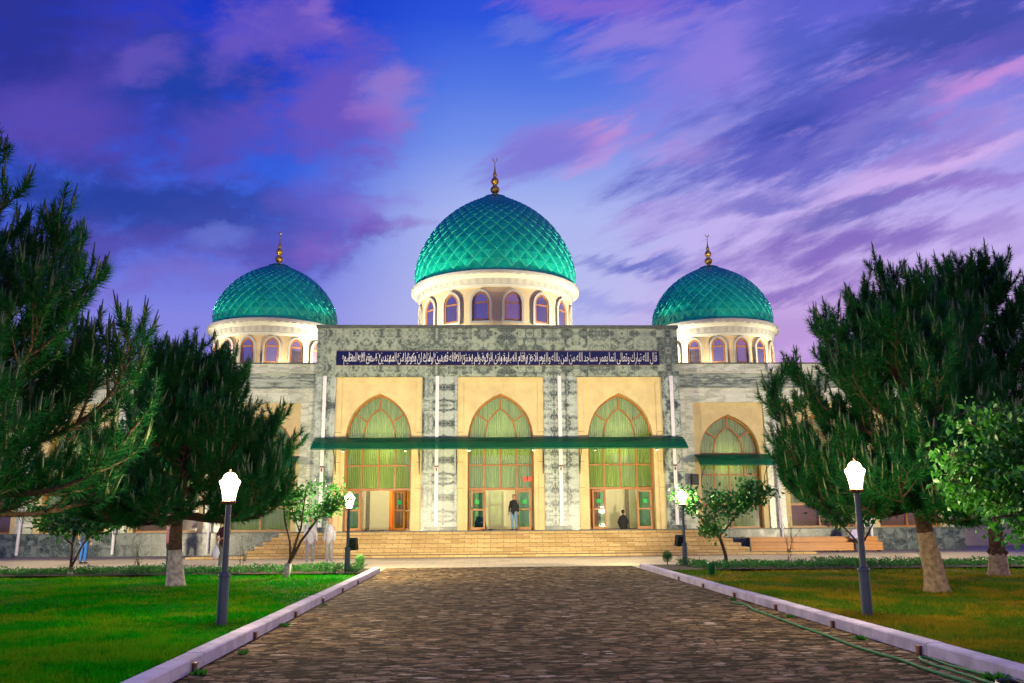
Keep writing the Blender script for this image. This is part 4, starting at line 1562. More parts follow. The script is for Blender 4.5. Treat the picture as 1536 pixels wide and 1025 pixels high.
# ------------------------------------------------------------------ lamps
def lantern(x, y, h, lbl, flood=None, rz_=0.0, group=None):
    root = thing('street_lamp', lbl, 'street lamp', (x, y, 0.0))
    p = MB().lathe([(0.085, 0), (0.085, 0.80), (0.078, 0.86), (0.052, 0.88), (0.045, h - 0.60), (0.04, h - 0.53)], 16)
    p.lathe([(0.095, 0.80), (0.10, 0.83), (0.095, 0.86)], 16)
    p.build('post', MAT['post_metal'], root, smooth=False)
    c = MB().lathe([(0.03, h - 0.56), (0.10, h - 0.54), (0.115, h - 0.50), (0.10, h - 0.485), (0.05, h - 0.48)], 16)
    c.build('collar', MAT['bronze'], root)
    zb = h - 0.48
    g = MB().lathe([(0.0, zb), (0.10, zb), (0.115, zb + 0.10), (0.145, zb + 0.22), (0.175, zb + 0.29), (0.165, zb + 0.31), (0.125, zb + 0.34), (0.105, zb + 0.39), (0.075, zb + 0.425), (0.03, zb + 0.445), (0, zb + 0.45)], 8)
    go = g.build('lantern_globe', MAT['globe'], root)
    go.visible_shadow = False
    point('lantern_light', (x, y, zb + 0.24), LANTERN_W * (4.0 if y > 20 else 1.0), (1.0, 0.80, 0.50), 0.12)
    MB().lathe([(0.0, zb + 0.44), (0.02, zb + 0.45), (0.012, zb + 0.47), (0.02, zb + 0.485), (0.0, zb + 0.53)], 8).build('finial', MAT['bronze'], root)
    if flood:
        for (dx, dy, z, tx, ty, tz, en, box_) in flood:
            if box_:
                hd = MB().box(-0.15, 0.15, -0.05, 0.07, -0.17, 0.17).box(-0.165, 0.165, 0.07, 0.085, -0.185, 0.185).build('floodlight', MAT['black_plastic'], root, loc=(dx, dy, z))
                dv = Vector((tx - x - dx, ty - y - dy, tz - z))
                hd.rotation_euler = (math.atan2(dv.z, math.hypot(dv.x, dv.y)), 0, math.atan2(dv.y, dv.x) - PI / 2)
                MB().box(-0.13, 0.13, 0.087, 0.093, -0.15, 0.15).build('flood_glass', MAT['flood_glass'], hd)
                MB().box(-0.03, 0.03, -0.12, -0.05, -0.03, 0.03).build('bracket', MAT['dark_metal'], hd)
                o = spot('flood_light', (x + dx, y + dy, z), (tx, ty, tz), en, WARM, 78, 0.55, 0.16)
                o.location = Vector(o.location) + dv.normalized() * 0.14
    return root


lantern(-4.08, 14.27, 2.50, 'tall lit lantern lamp post standing in the left lawn in front of the whitewashed pine')
lantern(6.26, 14.11, 2.62, 'tall lit lantern lamp post standing in the right lawn beside the hose')
lantern(-4.06, 27.2, 2.55, 'lit lantern post with black floodlight box near the left end of the steps', flood=[(0.12, 0.05, 0.95, 0.5, 43, 5.0, FLOOD_W, True)])
lantern(6.9, 29.2, 2.62, 'lit lantern post with black floodlight box among the leaves of the small right tree', flood=[(-0.12, 0.05, 0.92, 1.5, 43, 5.0, FLOOD_W, True)])
lantern(-19.5, 27.6, 2.55, 'lit lantern post with floodlight far out on the left lawn edge', flood=[(0.12, 0.05, 0.95, -14, 44, 4.2, FLOOD_W * 1.15, True)])
lantern(21.2, 28.0, 2.55, 'lit lantern post with floodlight far out on the right lawn edge', flood=[(-0.12, 0.05, 0.95, 17, 44, 4.2, FLOOD_W * 1.15, True)])


lantern(-4.08, 1.2, 2.50, 'lit lantern post out of view beside the left kerb, added to light the path and lawn')  # unseen pair continuing the lamp row, added to light path and lawns
lantern(6.28, 0.8, 2.62, 'lit lantern post out of view beside the right kerb, added to light the path and lawn')
lantern(-15.5, 14.3, 2.50, 'invented lit lantern post out of view on the left lawn, added to light the pines')  # unseen pair on the lawns, added to light the sides of the pines
lantern(17.5, 14.1, 2.62, 'invented lit lantern post out of view on the right lawn, added to light the pines')


# ------------------------------------------------------------------ trees
def unit(v):
    v = np.asarray(v, float)
    return v / max(1e-9, np.linalg.norm(v))


NEED_N = 46


def needle_template(seed, L=0.26, nl=0.19, wdt=0.0075):
    r_ = np.random.default_rng(seed)
    vs = []
    for i in range(NEED_N):
        t = (i + r_.random()) / NEED_N
        a_ = r_.random() * 2 * PI
        lean = 0.55 + 0.75 * (1 - t) + r_.normal() * 0.12
        dr = np.array([math.cos(a_) * math.sin(lean), math.sin(a_) * math.sin(lean), math.cos(lean)])
        p = np.array([0, 0, L * t])
        side = unit(np.cross(dr, [r_.normal(), r_.normal(), r_.normal()])) * wdt
        ln = nl * r_.uniform(0.75, 1.15)
        vs += [p - side, p + side, p + dr * ln]
    return np.array(vs)


def frames(dirs):
    d = dirs / np.linalg.norm(dirs, axis=1, keepdims=True)
    a_ = np.where(np.abs(d[:, 2:3]) < 0.95, np.array([[0, 0, 1.0]]), np.array([[1.0, 0, 0]]))
    x = np.cross(a_, d)
    x /= np.linalg.norm(x, axis=1, keepdims=True)
    y = np.cross(d, x)
    return x, y, d


def needles_mesh(shoots, wd_scale=1.0, seed=0):
    """shoots: list of (pos, dir, scale)"""
    P = np.array([s_[0] for s_ in shoots])
    D = np.array([s_[1] for s_ in shoots])
    S = np.array([s_[2] for s_ in shoots])
    x, y, d = frames(D)
    r_ = np.random.default_rng(seed)
    th = r_.random(len(P)) * 2 * PI
    c, s_ = np.cos(th)[:, None], np.sin(th)[:, None]
    x2, y2 = x * c + y * s_, y * c - x * s_
    temps = [needle_template(k_, wdt=0.0075 * wd_scale) for k_ in range(4)]
    out = []
    for k_ in range(4):
        idx = np.arange(len(P))[k_::4]
        T = temps[k_]
        v = P[idx][:, None, :] + S[idx][:, None, None] * (T[None, :, 0:1] * x2[idx][:, None, :] + T[None, :, 1:2] * y2[idx][:, None, :] + T[None, :, 2:3] * d[idx][:, None, :])
        out.append(v.reshape(-1, 3))
    V_ = np.concatenate(out)
    F = np.arange(len(V_)).reshape(-1, 3)
    return V_, F


def pine(name, base, height, trunk_r, limbs, label, seed, wood_white=True, z_white=0.97, shoot=1.0, candles=0.35, wd=1.0, lean=(0, 0), density=1.0, group=None, knob=None, trunk_top=None):
    """limbs: list of (attach height, azimuth deg, length, rise)"""
    rr = random.Random(seed)
    root = thing(name, label, 'tree', (base[0], base[1], 0.0), group=group)
    H_ = trunk_top or height * 0.92
    tp, tr = [], []
    nseg = 14
    for i in range(nseg + 1):
        t = i / nseg
        z = -0.05 + H_ * t
        tp.append(Vector((lean[0] * t + 0.05 * math.sin(z * 1.7 + seed), lean[1] * t + 0.05 * math.cos(z * 1.3 + seed), z)))
        rrad = trunk_r * (1 - 0.9 * t) * (1 + 0.35 * max(0, 1 - z / 0.5))
        tr.append(max(0.015, rrad))
    # trunk in two lengths so the whitewash ends at its own height
    zs_ = z_white

    def at(z):
        t = (z + 0.05) / H_ * nseg
        i = min(nseg - 1, max(0, int(t)))
        f_ = min(1, max(0, t - i))
        return tp[i].lerp(tp[i + 1], f_), tr[i] + (tr[i + 1] - tr[i]) * f_
    wd_ = MB()
    wd_.cur = 1
    lows = [at(-0.05 + (zs_ + .05) * k_ / 5) for k_ in range(6)]
    if wood_white:
        rg = [(p, r_ * (1.05 + 0.06 * math.sin(k_ * 2.1 + seed))) for k_, (p, r_) in enumerate(lows)]
        wd_.tube([p for p, _ in rg], [r_ for _, r_ in rg], 12)
    else:
        wd_.cur = 0
        wd_.tube([p for p, _ in lows], [r_ for _, r_ in lows], 12)
    wd_.cur = 0
    ups = [at(zs_ - 0.01 + (H_ - zs_) * k_ / 12) for k_ in range(13)]
    wd_.tube([p for p, _ in ups], [r_ * 1.02 for _, r_ in ups], 11)
    if knob:
        for kk in range(7):
            a_ = kk / 7 * 2 * PI
            p, r_ = at(knob)
            q = p + Vector((math.cos(a_) * r_ * .8, math.sin(a_) * r_ * .8, 0.02 * math.sin(kk * 3)))
            wd_.tube([q + Vector((0, 0, -0.11)), q + Vector((math.cos(a_) * .03, math.sin(a_) * .03, 0)), q + Vector((0, 0, 0.11))], [0.03, 0.085, 0.03], 8)
    shoots = []
    cand = []

    def twig(p0, d0, L, r0, depth):
        n = max(2, int(L / 0.22))
        pts = [Vector(p0)]
        d_ = Vector(d0).normalized()
        for i in range(n):
            d_ = (d_ + Vector((rr.gauss(0, .07), rr.gauss(0, .07), (-0.02 + 0.36 * (i / n) ** 2) if depth == 0 else 0.20))).normalized()
            pts.append(pts[-1] + d_ * (L / n))
        wd_.tube(pts, [r0 * (1 - 0.75 * i / n) for i in range(n + 1)], 5 if depth else 6, caps=False)
        for i in range(1, n + 1):
            p = pts[i]
            dv = (pts[i] - pts[i - 1]).normalized()
            if i / n > 0.45 or (depth and i > 1) or depth == 2:
                shoots.append((tuple(pts[i - 1]), tuple(dv), shoot * rr.uniform(0.75, 1.1)))
            if depth < 2 and i / n > (0.2 if depth == 0 else 0.3):
                for sg in (-1, 1):
                    if rr.random() < (0.66 if depth == 0 else 0.48) * density:
                        side = dv.cross(Vector((0, 0, 1)))
                        if side.length < 0.1:
                            side = Vector((1, 0, 0))
                        side.normalize()
                        side = Matrix.Rotation(rr.uniform(-.9, .9), 3, dv) @ side
                        nd = (dv * 0.75 + side * sg * rr.uniform(0.6, 0.95) + Vector((0, 0, 0.30))).normalized()
                        LL = (0.30 * L * (1.15 - i / n) + 0.30) * rr.uniform(0.6, 1.3) if depth == 0 else rr.uniform(0.20, 0.42)
                        twig(p, nd, LL, max(0.006, r0 * 0.4), depth + 1)
        tip = pts[-1]
        dt = (pts[-1] - pts[-2]).normalized()
        shoots.append((tuple(tip), tuple((dt + Vector((0, 0, 0.35))).normalized()), shoot * rr.uniform(0.7, 0.95)))
        if rr.random() < candles:
            for q in range(rr.choice((1, 2, 3))):
                cd = (dt * 0.35 + Vector((rr.gauss(0, .12), rr.gauss(0, .12), 1.0))).normalized()
                cand.append((tip + dt * 0.06, cd, rr.uniform(0.20, 0.44) * shoot))
    for (h, az, L, rise) in limbs:
        p, r_ = at(min(h, H_ - 0.05))
        a_ = R(az)
        dv = Vector((math.cos(a_), math.sin(a_), rise))
        twig(p, dv, L, max(0.012, min(r_ * 0.5, 0.018 * L + 0.012)), 0)
    # leader
    twig(at(H_ - 0.1)[0], (0.02, 0, 1), max(0.5, height - H_), 0.02, 0)
    wd_.build('trunk', [MAT['bark'], MAT['tan_bark'] if base[0] > 0 else MAT['whitewash']], root, smooth=True, fixn=False)
    V_, F = needles_mesh(shoots, wd, seed)
    # candles as thin spindles
    cb = MB()
    for p, dv, L in cand:
        cb.tube([p, p + dv * L * 0.5, p + dv * L], [0.016, 0.019, 0.006], 5, caps=True)
    if cb.v:
        # triangulate candles into the same crown mesh
        cv = np.array(cb.v)
        tri = []
        for f in cb.f:
            for k_ in range(1, len(f) - 1):
                tri.append((f[0], f[k_], f[k_ + 1]))
        tri = np.array(tri) + len(V_)
        mi = np.concatenate([np.zeros(len(F)), np.ones(len(tri))])
        V_ = np.concatenate([V_, cv])
        F = np.concatenate([F, tri])
    else:
        mi = np.zeros(len(F))
    np_obj('crown', V_, F, [MAT['needle'], MAT['candle']], mi, root)
    return root, len(shoots)


def limb_set(seed, z0, z1, env, count, rise=0.25):
    """whorled limbs; env(z) gives the crown radius wanted at the limb tips"""
    rr = random.Random(seed)
    out = []
    for i in range(count):
        t = i / (count - 1)
        z = z0 + (z1 - z0) * t ** 0.9
        az = i * 137.5 + rr.uniform(-15, 15)
        L = env(z) * rr.choice((rr.uniform(0.55, 0.85), rr.uniform(0.9, 1.12)))
        out.append((z, az, L, rise + 0.9 * t + rr.uniform(-.1, .12)))
    return out


def interp(pts):
    xs_ = [p[0] for p in pts]
    ys_ = [p[1] for p in pts]
    return lambda z: float(np.interp(z, xs_, ys_))


# left pine with the whitewashed trunk
lb = limb_set(3, 1.75, 5.1, interp([(1.7, 2.1), (2.2, 2.4), (3.0, 2.3), (3.8, 1.9), (4.6, 1.3), (5.4, 0.7)]), 46, 0.08)
lb += [(2.4, 4, 3.0, 0.22), (2.1, -8, 2.9, 0.10), (2.8, 12, 2.7, 0.34), (1.9, -30, 3.0, -0.05), (1.8, 200, 2.7, -0.05), (1.7, 270, 2.6, -0.05), (1.8, 330, 2.8, -0.06), (1.7, 235, 2.6, -0.05), (1.8, 20, 2.8, -0.05), (4.4, 200, 1.7, 1.1), (4.2, -10, 1.8, 0.9)]
pine('pine_tree', (-7.66, 22.5), 5.8, 0.20, lb, 'round dark pine with whitewashed trunk behind the left lantern', 21, z_white=0.98, wd=1.35, shoot=1.0, candles=0.6)
# big near pine at the left edge, trunk outside the picture
lb = limb_set(9, 1.9, 7.0, interp([(1.9, 3.5), (3.0, 3.7), (4.0, 3.1), (5.2, 2.2), (7.0, 0.9)]), 30, 0.06)
lb += [(3.4, 3, 3.7, 0.62), (3.2, -10, 3.6, 0.45), (4.2, -2, 3.1, 0.62), (2.6, 10, 4.0, 0.22), (1.9, 40, 3.6, 0.0), (1.9, -50, 3.5, 0.0), (2.2, 0, 3.9, 0.0), (2.3, -25, 3.6, 0.05), (3.0, 22, 3.7, 0.3)]
pine('pine_tree', (-9.15, 14.0), 7.9, 0.24, lb, 'large near pine whose boughs reach in from the left edge', 5, z_white=1.0, wd=0.95, density=0.85, shoot=1.12, candles=0.8)
# right pine with the brown trunk
lb = limb_set(14, 1.9, 5.7, interp([(1.8, 2.3), (2.6, 2.6), (3.6, 2.4), (4.6, 1.9), (5.6, 1.3), (6.3, 0.9)]), 32, 0.10)
lb += [(2.4, 178, 3.7, 0.36), (2.0, 186, 3.4, 0.12), (3.0, 176, 2.9, 0.62), (3.8, 180, 2.6, 1.0), (4.4, 172, 2.0, 1.4), (4.4, 200, 1.7, 1.8), (4.5, 160, 1.5, 2.1), (4.4, 10, 1.8, 1.5), (4.6, 40, 1.7, 1.8), (4.4, 240, 1.7, 2.0), (1.9, 190, 3.2, -0.05)] + [(1.95 + 0.08 * (q % 3), q * 45 + 12, 2.5 + 0.3 * (q % 2), -0.10) for q in range(8)] + [(1.85, 265, 2.4, -0.18), (1.9, 225, 2.6, -0.15), (2.1, 300, 2.3, -0.12), (2.6, 250, 2.4, 0.0), (2.7, 290, 2.3, 0.05)]
pine('pine_tree', (9.72, 18.5), 6.9, 0.21, lb, 'broad pine with bare brown leaning trunk behind the right lantern', 33, wood_white=True, z_white=1.35, lean=(-0.35, 0), wd=1.2, candles=0.75)
# farther right pine
lb = limb_set(15, 2.0, 7.7, interp([(2.0, 2.8), (3.0, 3.2), (4.6, 2.8), (6.2, 2.0), (7.6, 1.2)]), 50, 0.15)
lb += [(6.4, 30, 1.8, 2.2), (6.2, 160, 1.7, 2.2), (6.6, 270, 1.4, 2.4), (5.8, 190, 2.0, 1.5)]
pine('pine_tree', (14.0, 23.2), 8.6, 0.22, lb, 'tall pine with knotted grey trunk at the right edge', 44, z_white=0.7, wd=1.4, candles=0.75, knob=0.72)


# broadleaf trees
def leaves_mesh(P, N_, S, seed):
    """folded leaf: 4 triangles as two quads -> stored as 4 tris"""
    r_ = np.random.default_rng(seed)
    x, y, d = frames(N_)
    T = np.array([[0, 0, 0], [-0.30, 0.10, 0.45], [0, 0.0, 0.5], [0.30, 0.10, 0.45], [0, -0.06, 1.05]])
    Fk = np.array([[0, 2, 1], [0, 3, 2], [1, 2, 4], [2, 3, 4]])
    th = r_.random(len(P)) * 2 * PI
    c, s_ = np.cos(th)[:, None], np.sin(th)[:, None]
    x2, y2 = x * c + y * s_, y * c - x * s_
    v = P[:, None, :] + S[:, None, None] * (T[None, :, 0:1] * x2[:, None, :] + T[None, :, 1:2] * y2[:, None, :] + T[None, :, 2:3] * d[:, None, :])
    F = (np.arange(len(P))[:, None, None] * 5 + Fk[None]).reshape(-1, 3)
    return v.reshape(-1, 3), F


def leafy(name, base, stems, mat_, label, seed, leaf=0.10, per=26, spread=0.30, trunk_r=0.05, white=0.0, extra=None, cat='tree', group=None, droop=0.0, twigs=7):
    """stems: list of polylines (list of points relative to the base); leaves cluster round twigs growing off the outer part"""
    rr = random.Random(seed)
    r_ = np.random.default_rng(seed)
    root = thing(name, label, cat, (base[0], base[1], 0.0), group=group)
    wd_ = MB()
    wd_.cur = 0
    P, D, S = [], [], []

    def cluster(p, n, sp):
        for _ in range(n):
            q = np.array(p) + r_.normal(size=3) * sp * np.array([1, 1, 0.7])
            P.append(q)
            D.append(r_.normal(size=3) + np.array([0, 0, -droop]))
            S.append(leaf * r_.uniform(0.6, 1.25))
    for st_ in stems:
        pts = [Vector(p) for p in st_['pts']]
        ra, rb = st_['r']
        n = len(pts)
        wd_.tube(pts, [ra + (rb - ra) * i / (n - 1) for i in range(n)], 8)
        if not st_.get('leaf', True):
            continue
        # twigs
        f0 = st_.get('from', 0.35)
        for k_ in range(st_.get('twigs', twigs)):
            t = f0 + (1 - f0) * (k_ + rr.random()) / st_.get('twigs', twigs)
            i = min(n - 2, int(t * (n - 1)))
            p = pts[i].lerp(pts[i + 1], t * (n - 1) - i)
            a_ = rr.uniform(0, 2 * PI)
            dv = Vector((math.cos(a_), math.sin(a_), rr.uniform(-0.1, 0.9))).normalized()
            L = st_.get('tl', 0.5) * rr.uniform(0.5, 1.1)
            q1 = p + dv * L * 0.5 + Vector((0, 0, 0.03))
            q2 = p + dv * L + Vector((0, 0, 0.02 - droop * 0.2))
            wd_.tube([p, q1, q2], [0.010, 0.007, 0.003], 4, caps=False)
            for f_, m_ in ((0.35, .5), (0.7, 1.0), (1.0, 1.0)):
                cluster(tuple(p.lerp(q2, f_)), int(per * m_), spread * 0.45)
    wd_.build('trunk', [MAT['twig'] if not white else MAT['bark']], root, smooth=True, fixn=False)
    if white:
        pts = [Vector(p) for p in stems[0]['pts']]
        ra = stems[0]['r'][0]
        d0 = (pts[1] - pts[0]).normalized()
        MB().tube([pts[0], pts[0] + d0 * white], [ra * 1.15, ra * 1.06], 9).build('whitewash', MAT['whitewash'], root, smooth=True, fixn=False)
    V_, F = leaves_mesh(np.array(P), np.array(D), np.array(S), seed)
    np_obj('crown', V_, F, mat_, None, root)
    return root


# small trees on the lawn edges (forms follow the photograph)
leafy('young_tree', (-12.5, 27.4), [
    dict(pts=[(0, 0, -.05), (0.0, 0, 0.35)], r=(0.07, 0.06), leaf=False),
    dict(pts=[(0, 0, 0.3), (-0.02, 0, 0.9), (0.0, 0.05, 1.5), (-0.2, 0, 2.1), (-0.3, 0, 2.6)], r=(0.045, 0.015), twigs=12, tl=0.7),
    dict(pts=[(0, 0, 0.3), (0.25, 0, 0.9), (0.55, 0.05, 1.45), (0.9, 0, 1.9), (1.1, 0, 2.3)], r=(0.04, 0.012), twigs=12, tl=0.7),
    dict(pts=[(0.0, 0, 1.0), (-0.4, 0, 1.3), (-0.8, 0.1, 1.7), (-1.05, 0, 2.0)], r=(0.025, 0.01), twigs=10, tl=0.5),
    dict(pts=[(0.5, 0, 1.3), (0.9, 0, 1.5), (1.3, 0.1, 1.65)], r=(0.02, 0.01), twigs=8, tl=0.5),
    dict(pts=[(0.0, 0, 1.2), (0.2, 0.2, 1.8), (0.45, 0, 2.5), (0.5, 0, 2.8)], r=(0.025, 0.01), twigs=10, tl=0.6)],
    MAT['leaf_dark'], 'small dark leafy tree forking near the ground at the left flower bed', 61, leaf=0.15, per=24, spread=0.36, white=0.28)
leafy('young_tree', (-5.55, 25.4), [
    dict(pts=[(-0.0, 0, -.05), (0.06, 0, 0.3), (0.14, 0, 0.6)], r=(0.085, 0.06), leaf=False),
    dict(pts=[(0.14, 0, 0.55), (0.10, 0, 1.1), (-0.08, 0, 1.7), (-0.15, 0, 2.3), (-0.2, 0, 2.6)], r=(0.04, 0.012), twigs=6, tl=0.35, **{'from': 0.7}),
    dict(pts=[(0.14, 0, 0.55), (0.25, 0, 1.0), (0.40, 0, 1.5), (0.45, 0, 2.1), (0.5, 0, 2.6)], r=(0.045, 0.015), twigs=11, tl=0.55, **{'from': 0.5}),
    dict(pts=[(0.14, 0, 0.55), (0.4, 0.05, 1.1), (0.75, 0.1, 1.6), (1.0, 0.1, 2.0), (1.15, 0, 2.4)], r=(0.045, 0.015), twigs=11, tl=0.5, **{'from': 0.5}),
    dict(pts=[(0.6, 0.05, 1.45), (1.0, 0, 1.85), (1.35, 0, 2.0), (1.5, 0, 2.15)], r=(0.02, 0.01), twigs=8, tl=0.35),
    dict(pts=[(0.35, 0, 1.4), (0.15, 0, 1.9), (0.0, 0, 2.35)], r=(0.02, 0.01), twigs=7, tl=0.4)],
    MAT['leaf_dark'], 'small bright green tree with slender V shaped stems near the left floodlight post', 62, leaf=0.12, per=15, spread=0.30, white=0.55)
leafy('young_tree', (8.4, 29.6), [
    dict(pts=[(0.02, 0, -.05), (0.0, 0, 0.4), (-0.12, 0, 0.85), (-0.2, 0, 1.1)], r=(0.065, 0.05), leaf=False),
    dict(pts=[(-0.18, 0, 1.05), (-0.6, 0, 1.45), (-1.0, 0, 1.9), (-1.35, 0, 2.2), (-1.5, 0, 2.45)], r=(0.035, 0.012), twigs=10, tl=0.45, **{'from': 0.5}),
    dict(pts=[(-0.18, 0, 1.05), (0.15, 0, 1.4), (0.5, 0, 1.8), (0.95, 0, 2.1), (1.35, 0, 2.4)], r=(0.035, 0.012), twigs=12, tl=0.5, **{'from': 0.45}),
    dict(pts=[(-0.18, 0, 1.05), (-0.3, 0.1, 1.6), (-0.2, 0.1, 2.1), (-0.1, 0.1, 2.35)], r=(0.03, 0.012), twigs=8, tl=0.45),
    dict(pts=[(0.3, 0, 1.6), (0.75, 0, 2.1), (0.95, 0, 2.55), (1.0, 0, 2.75)], r=(0.02, 0.01), twigs=9, tl=0.4),
    dict(pts=[(-0.12, 0, 0.9), (-0.35, 0, 1.15), (-0.5, 0, 1.4)], r=(0.02, 0.01), twigs=5, tl=0.3)],
    MAT['leaf_dark'], 'small wide tree on one thin stem standing before the right end of the steps', 63, leaf=0.16, per=21, spread=0.36)
leafy('young_tree', (12.1, 27.2), [
    dict(pts=[(0.0, 0, -.05), (0.0, 0, 0.4), (0.02, 0, 0.75)], r=(0.09, 0.06), leaf=False),
    dict(pts=[(0.0, 0, 0.7), (-0.4, 0, 1.2), (-0.8, 0, 1.6), (-1.05, 0, 1.9)], r=(0.035, 0.012), twigs=10, tl=0.45, **{'from': 0.5}),
    dict(pts=[(0.0, 0, 0.7), (0.08, 0, 1.3), (0.05, 0, 1.9), (0.0, 0, 2.6)], r=(0.05, 0.012), twigs=11, tl=0.6, **{'from': 0.4}),
    dict(pts=[(0.05, 0, 0.9), (0.5, 0, 1.6), (0.9, 0, 2.1)], r=(0.03, 0.012), twigs=9, tl=0.5, **{'from': 0.5})],
    MAT['leaf_dark'], 'small dark tree with pale forked stem behind the right lantern post', 64, leaf=0.15, per=22, spread=0.36, white=0.4)
# big-leaved tree hanging in from the right edge
stems_ = [dict(pts=[(0, 0, -.05), (0.02, 0, 0.8), (-0.05, 0, 1.5)], r=(0.14, 0.11), leaf=False)]
rr = random.Random(8)
for az, L, rise, zz in ((183, 2.2, 0.75, 1.9), (200, 1.9, 0.9, 1.9), (170, 2.1, 0.9, 1.8), (180, 2.3, 0.25, 1.5), (172, 2.4, 0.6, 1.4), (190, 2.2, -0.02, 1.5), (150, 2.0, 0.3, 1.4), (205, 2.1, 0.35, 1.5), (225, 1.9, 0.2, 1.4), (185, 1.9, 0.95, 1.5), (120, 1.6, 0.5, 1.5), (270, 1.8, 0.4, 1.5), (0, 1.8, 0.6, 1.5), (60, 1.7, 0.6, 1.5), (310, 1.7, 0.5, 1.5), (165, 1.3, 1.3, 1.5), (215, 1.4, 1.2, 1.5), (178, 2.4, 0.42, 1.5), (196, 1.6, -0.1, 1.45)):
    a_ = R(az)
    pts = [Vector((-0.05, 0, zz))]
    dv = Vector((math.cos(a_), math.sin(a_), rise + 0.25))
    for i in range(5):
        pts.append(pts[-1] + dv.normalized() * L / 5)
        dv += Vector((rr.gauss(0, .1), rr.gauss(0, .1), -0.08))
    stems_.append(dict(pts=[tuple(p) for p in pts], r=(0.04, 0.012), twigs=16, tl=0.55, **{'from': 0.25}))
leafy('linden_tree', (9.55, 13.2), stems_, MAT['leaf'], 'near broadleaf tree with large fresh green leaves hanging in from the right edge', 70, leaf=0.125, per=13, spread=0.28, trunk_r=0.14, white=0.0, droop=0.6)

# thin bare saplings and little bushes in the beds
for x, y, h, lb_ in ((-7.6, 28.4, 1.35, 'bare thin sapling in the left bed before the man with the bag'), (-10.9, 28.3, 1.0, 'tiny leafless sapling in the left bed beside the forking tree'),
                     (10.2, 28.7, 1.75, 'tall thin nearly bare sapling in the right bed before the bench'), (14.4, 27.8, 1.0, 'low bare twiggy sapling in the right bed beside the brown pine')):
    rr = random.Random(int(x * 10))
    root = thing('sapling', lb_, 'sapling', (x, y, 0.10))
    mb = MB()
    P, D, S = [], [], []
    for k_ in range(7):
        a_ = rr.uniform(0, 2 * PI)
        pts = [Vector((0, 0, 0.0)) if k_ < 3 else Vector((0.02 * k_, 0, 0.25 * h))]
        dv = Vector((0.35 * math.cos(a_), 0.35 * math.sin(a_), 1))
        for i in range(6):
            pts.append(pts[-1] + dv.normalized() * h * (1.0 if k_ == 0 else 0.75) / 6.5)
            dv += Vector((rr.gauss(0, .16) - dv.x * .15, rr.gauss(0, .16) - dv.y * .15, 0))
        mb.tube(pts, [0.010 - 0.0013 * i for i in range(7)], 4)
        for i in range(3, 7):
            for _ in range(3):
                P.append(np.array(pts[i]) + np.array([rr.gauss(0, .03) for _ in range(3)]))
                D.append(np.array([rr.gauss(0, 1) for _ in range(3)]))
                S.append(rr.uniform(.025, .05))
    mb.build('stem', MAT['twig'], root, fixn=False)
    V_, F = leaves_mesh(np.array(P), np.array(D), np.array(S), 3)
    np_obj('leaves', V_, F, MAT['leaf_dark'], None, root)
for x, y, s_, lb_ in ((-3.86, 28.6, 0.16, 'little round bush at the far end of the left kerb'), (6.3, 29.2, 0.17, 'little round bush at the far end of the right kerb')):
    r_ = np.random.default_rng(4)
    n = 700
    P = r_.normal(size=(n, 3)); P /= np.linalg.norm(P, axis=1, keepdims=True)
    P *= (r_.random((n, 1)) ** 0.4) * s_
    P[:, 2] = P[:, 2] * 1.1 + 0.14 + s_
    root = thing('small_bush', lb_, 'bush', (x, y, 0.10))
    V_, F = leaves_mesh(P, r_.normal(size=(n, 3)) + P * 4, r_.uniform(0.03, 0.055, n), 5)
    np_obj('foliage', V_, F, MAT['leaf_dark'], None, root)
    MB().tube([(0, 0, 0), (0.01, 0, 0.25)], [0.02, 0.01], 6).build('stem', MAT['twig'], root)

# low flower-bed planting: uncountable
for nm, x0, x1, y0, y1 in (('flower_bed', -24, -3.7, 26.9, 28.8), ('flower_bed', 6.7, 26, 26.9, 29.5)):
    r_ = np.random.default_rng(12)
    nc = 900
    cx_ = r_.uniform(x0, x1, nc)
    cy_ = r_.uniform(y0, y1, nc)
    hh = 0.10 + 0.10 * r_.random(nc) + 0.07 * np.sin(cx_ * 1.7) * np.sin(cx_ * 0.61 + 1)
    P = []
    k_ = 24
    P = np.stack([np.repeat(cx_, k_) + r_.normal(size=nc * k_) * 0.07, np.repeat(cy_, k_) + r_.normal(size=nc * k_) * 0.07, 0.13 + np.repeat(hh, k_) * r_.random(nc * k_)], 1)
    V_, F = leaves_mesh(P, r_.normal(size=(nc * k_, 3)) + np.array([0, 0, .8]), r_.uniform(0.04, 0.085, nc * k_), 5)
    tag(np_obj(nm, V_, F, MAT['leaf_dark'], None), 'low dark green planting along the edge of the ' + ('left' if x0 < 0 else 'right') + ' lawn', 'flower bed', kind='stuff')


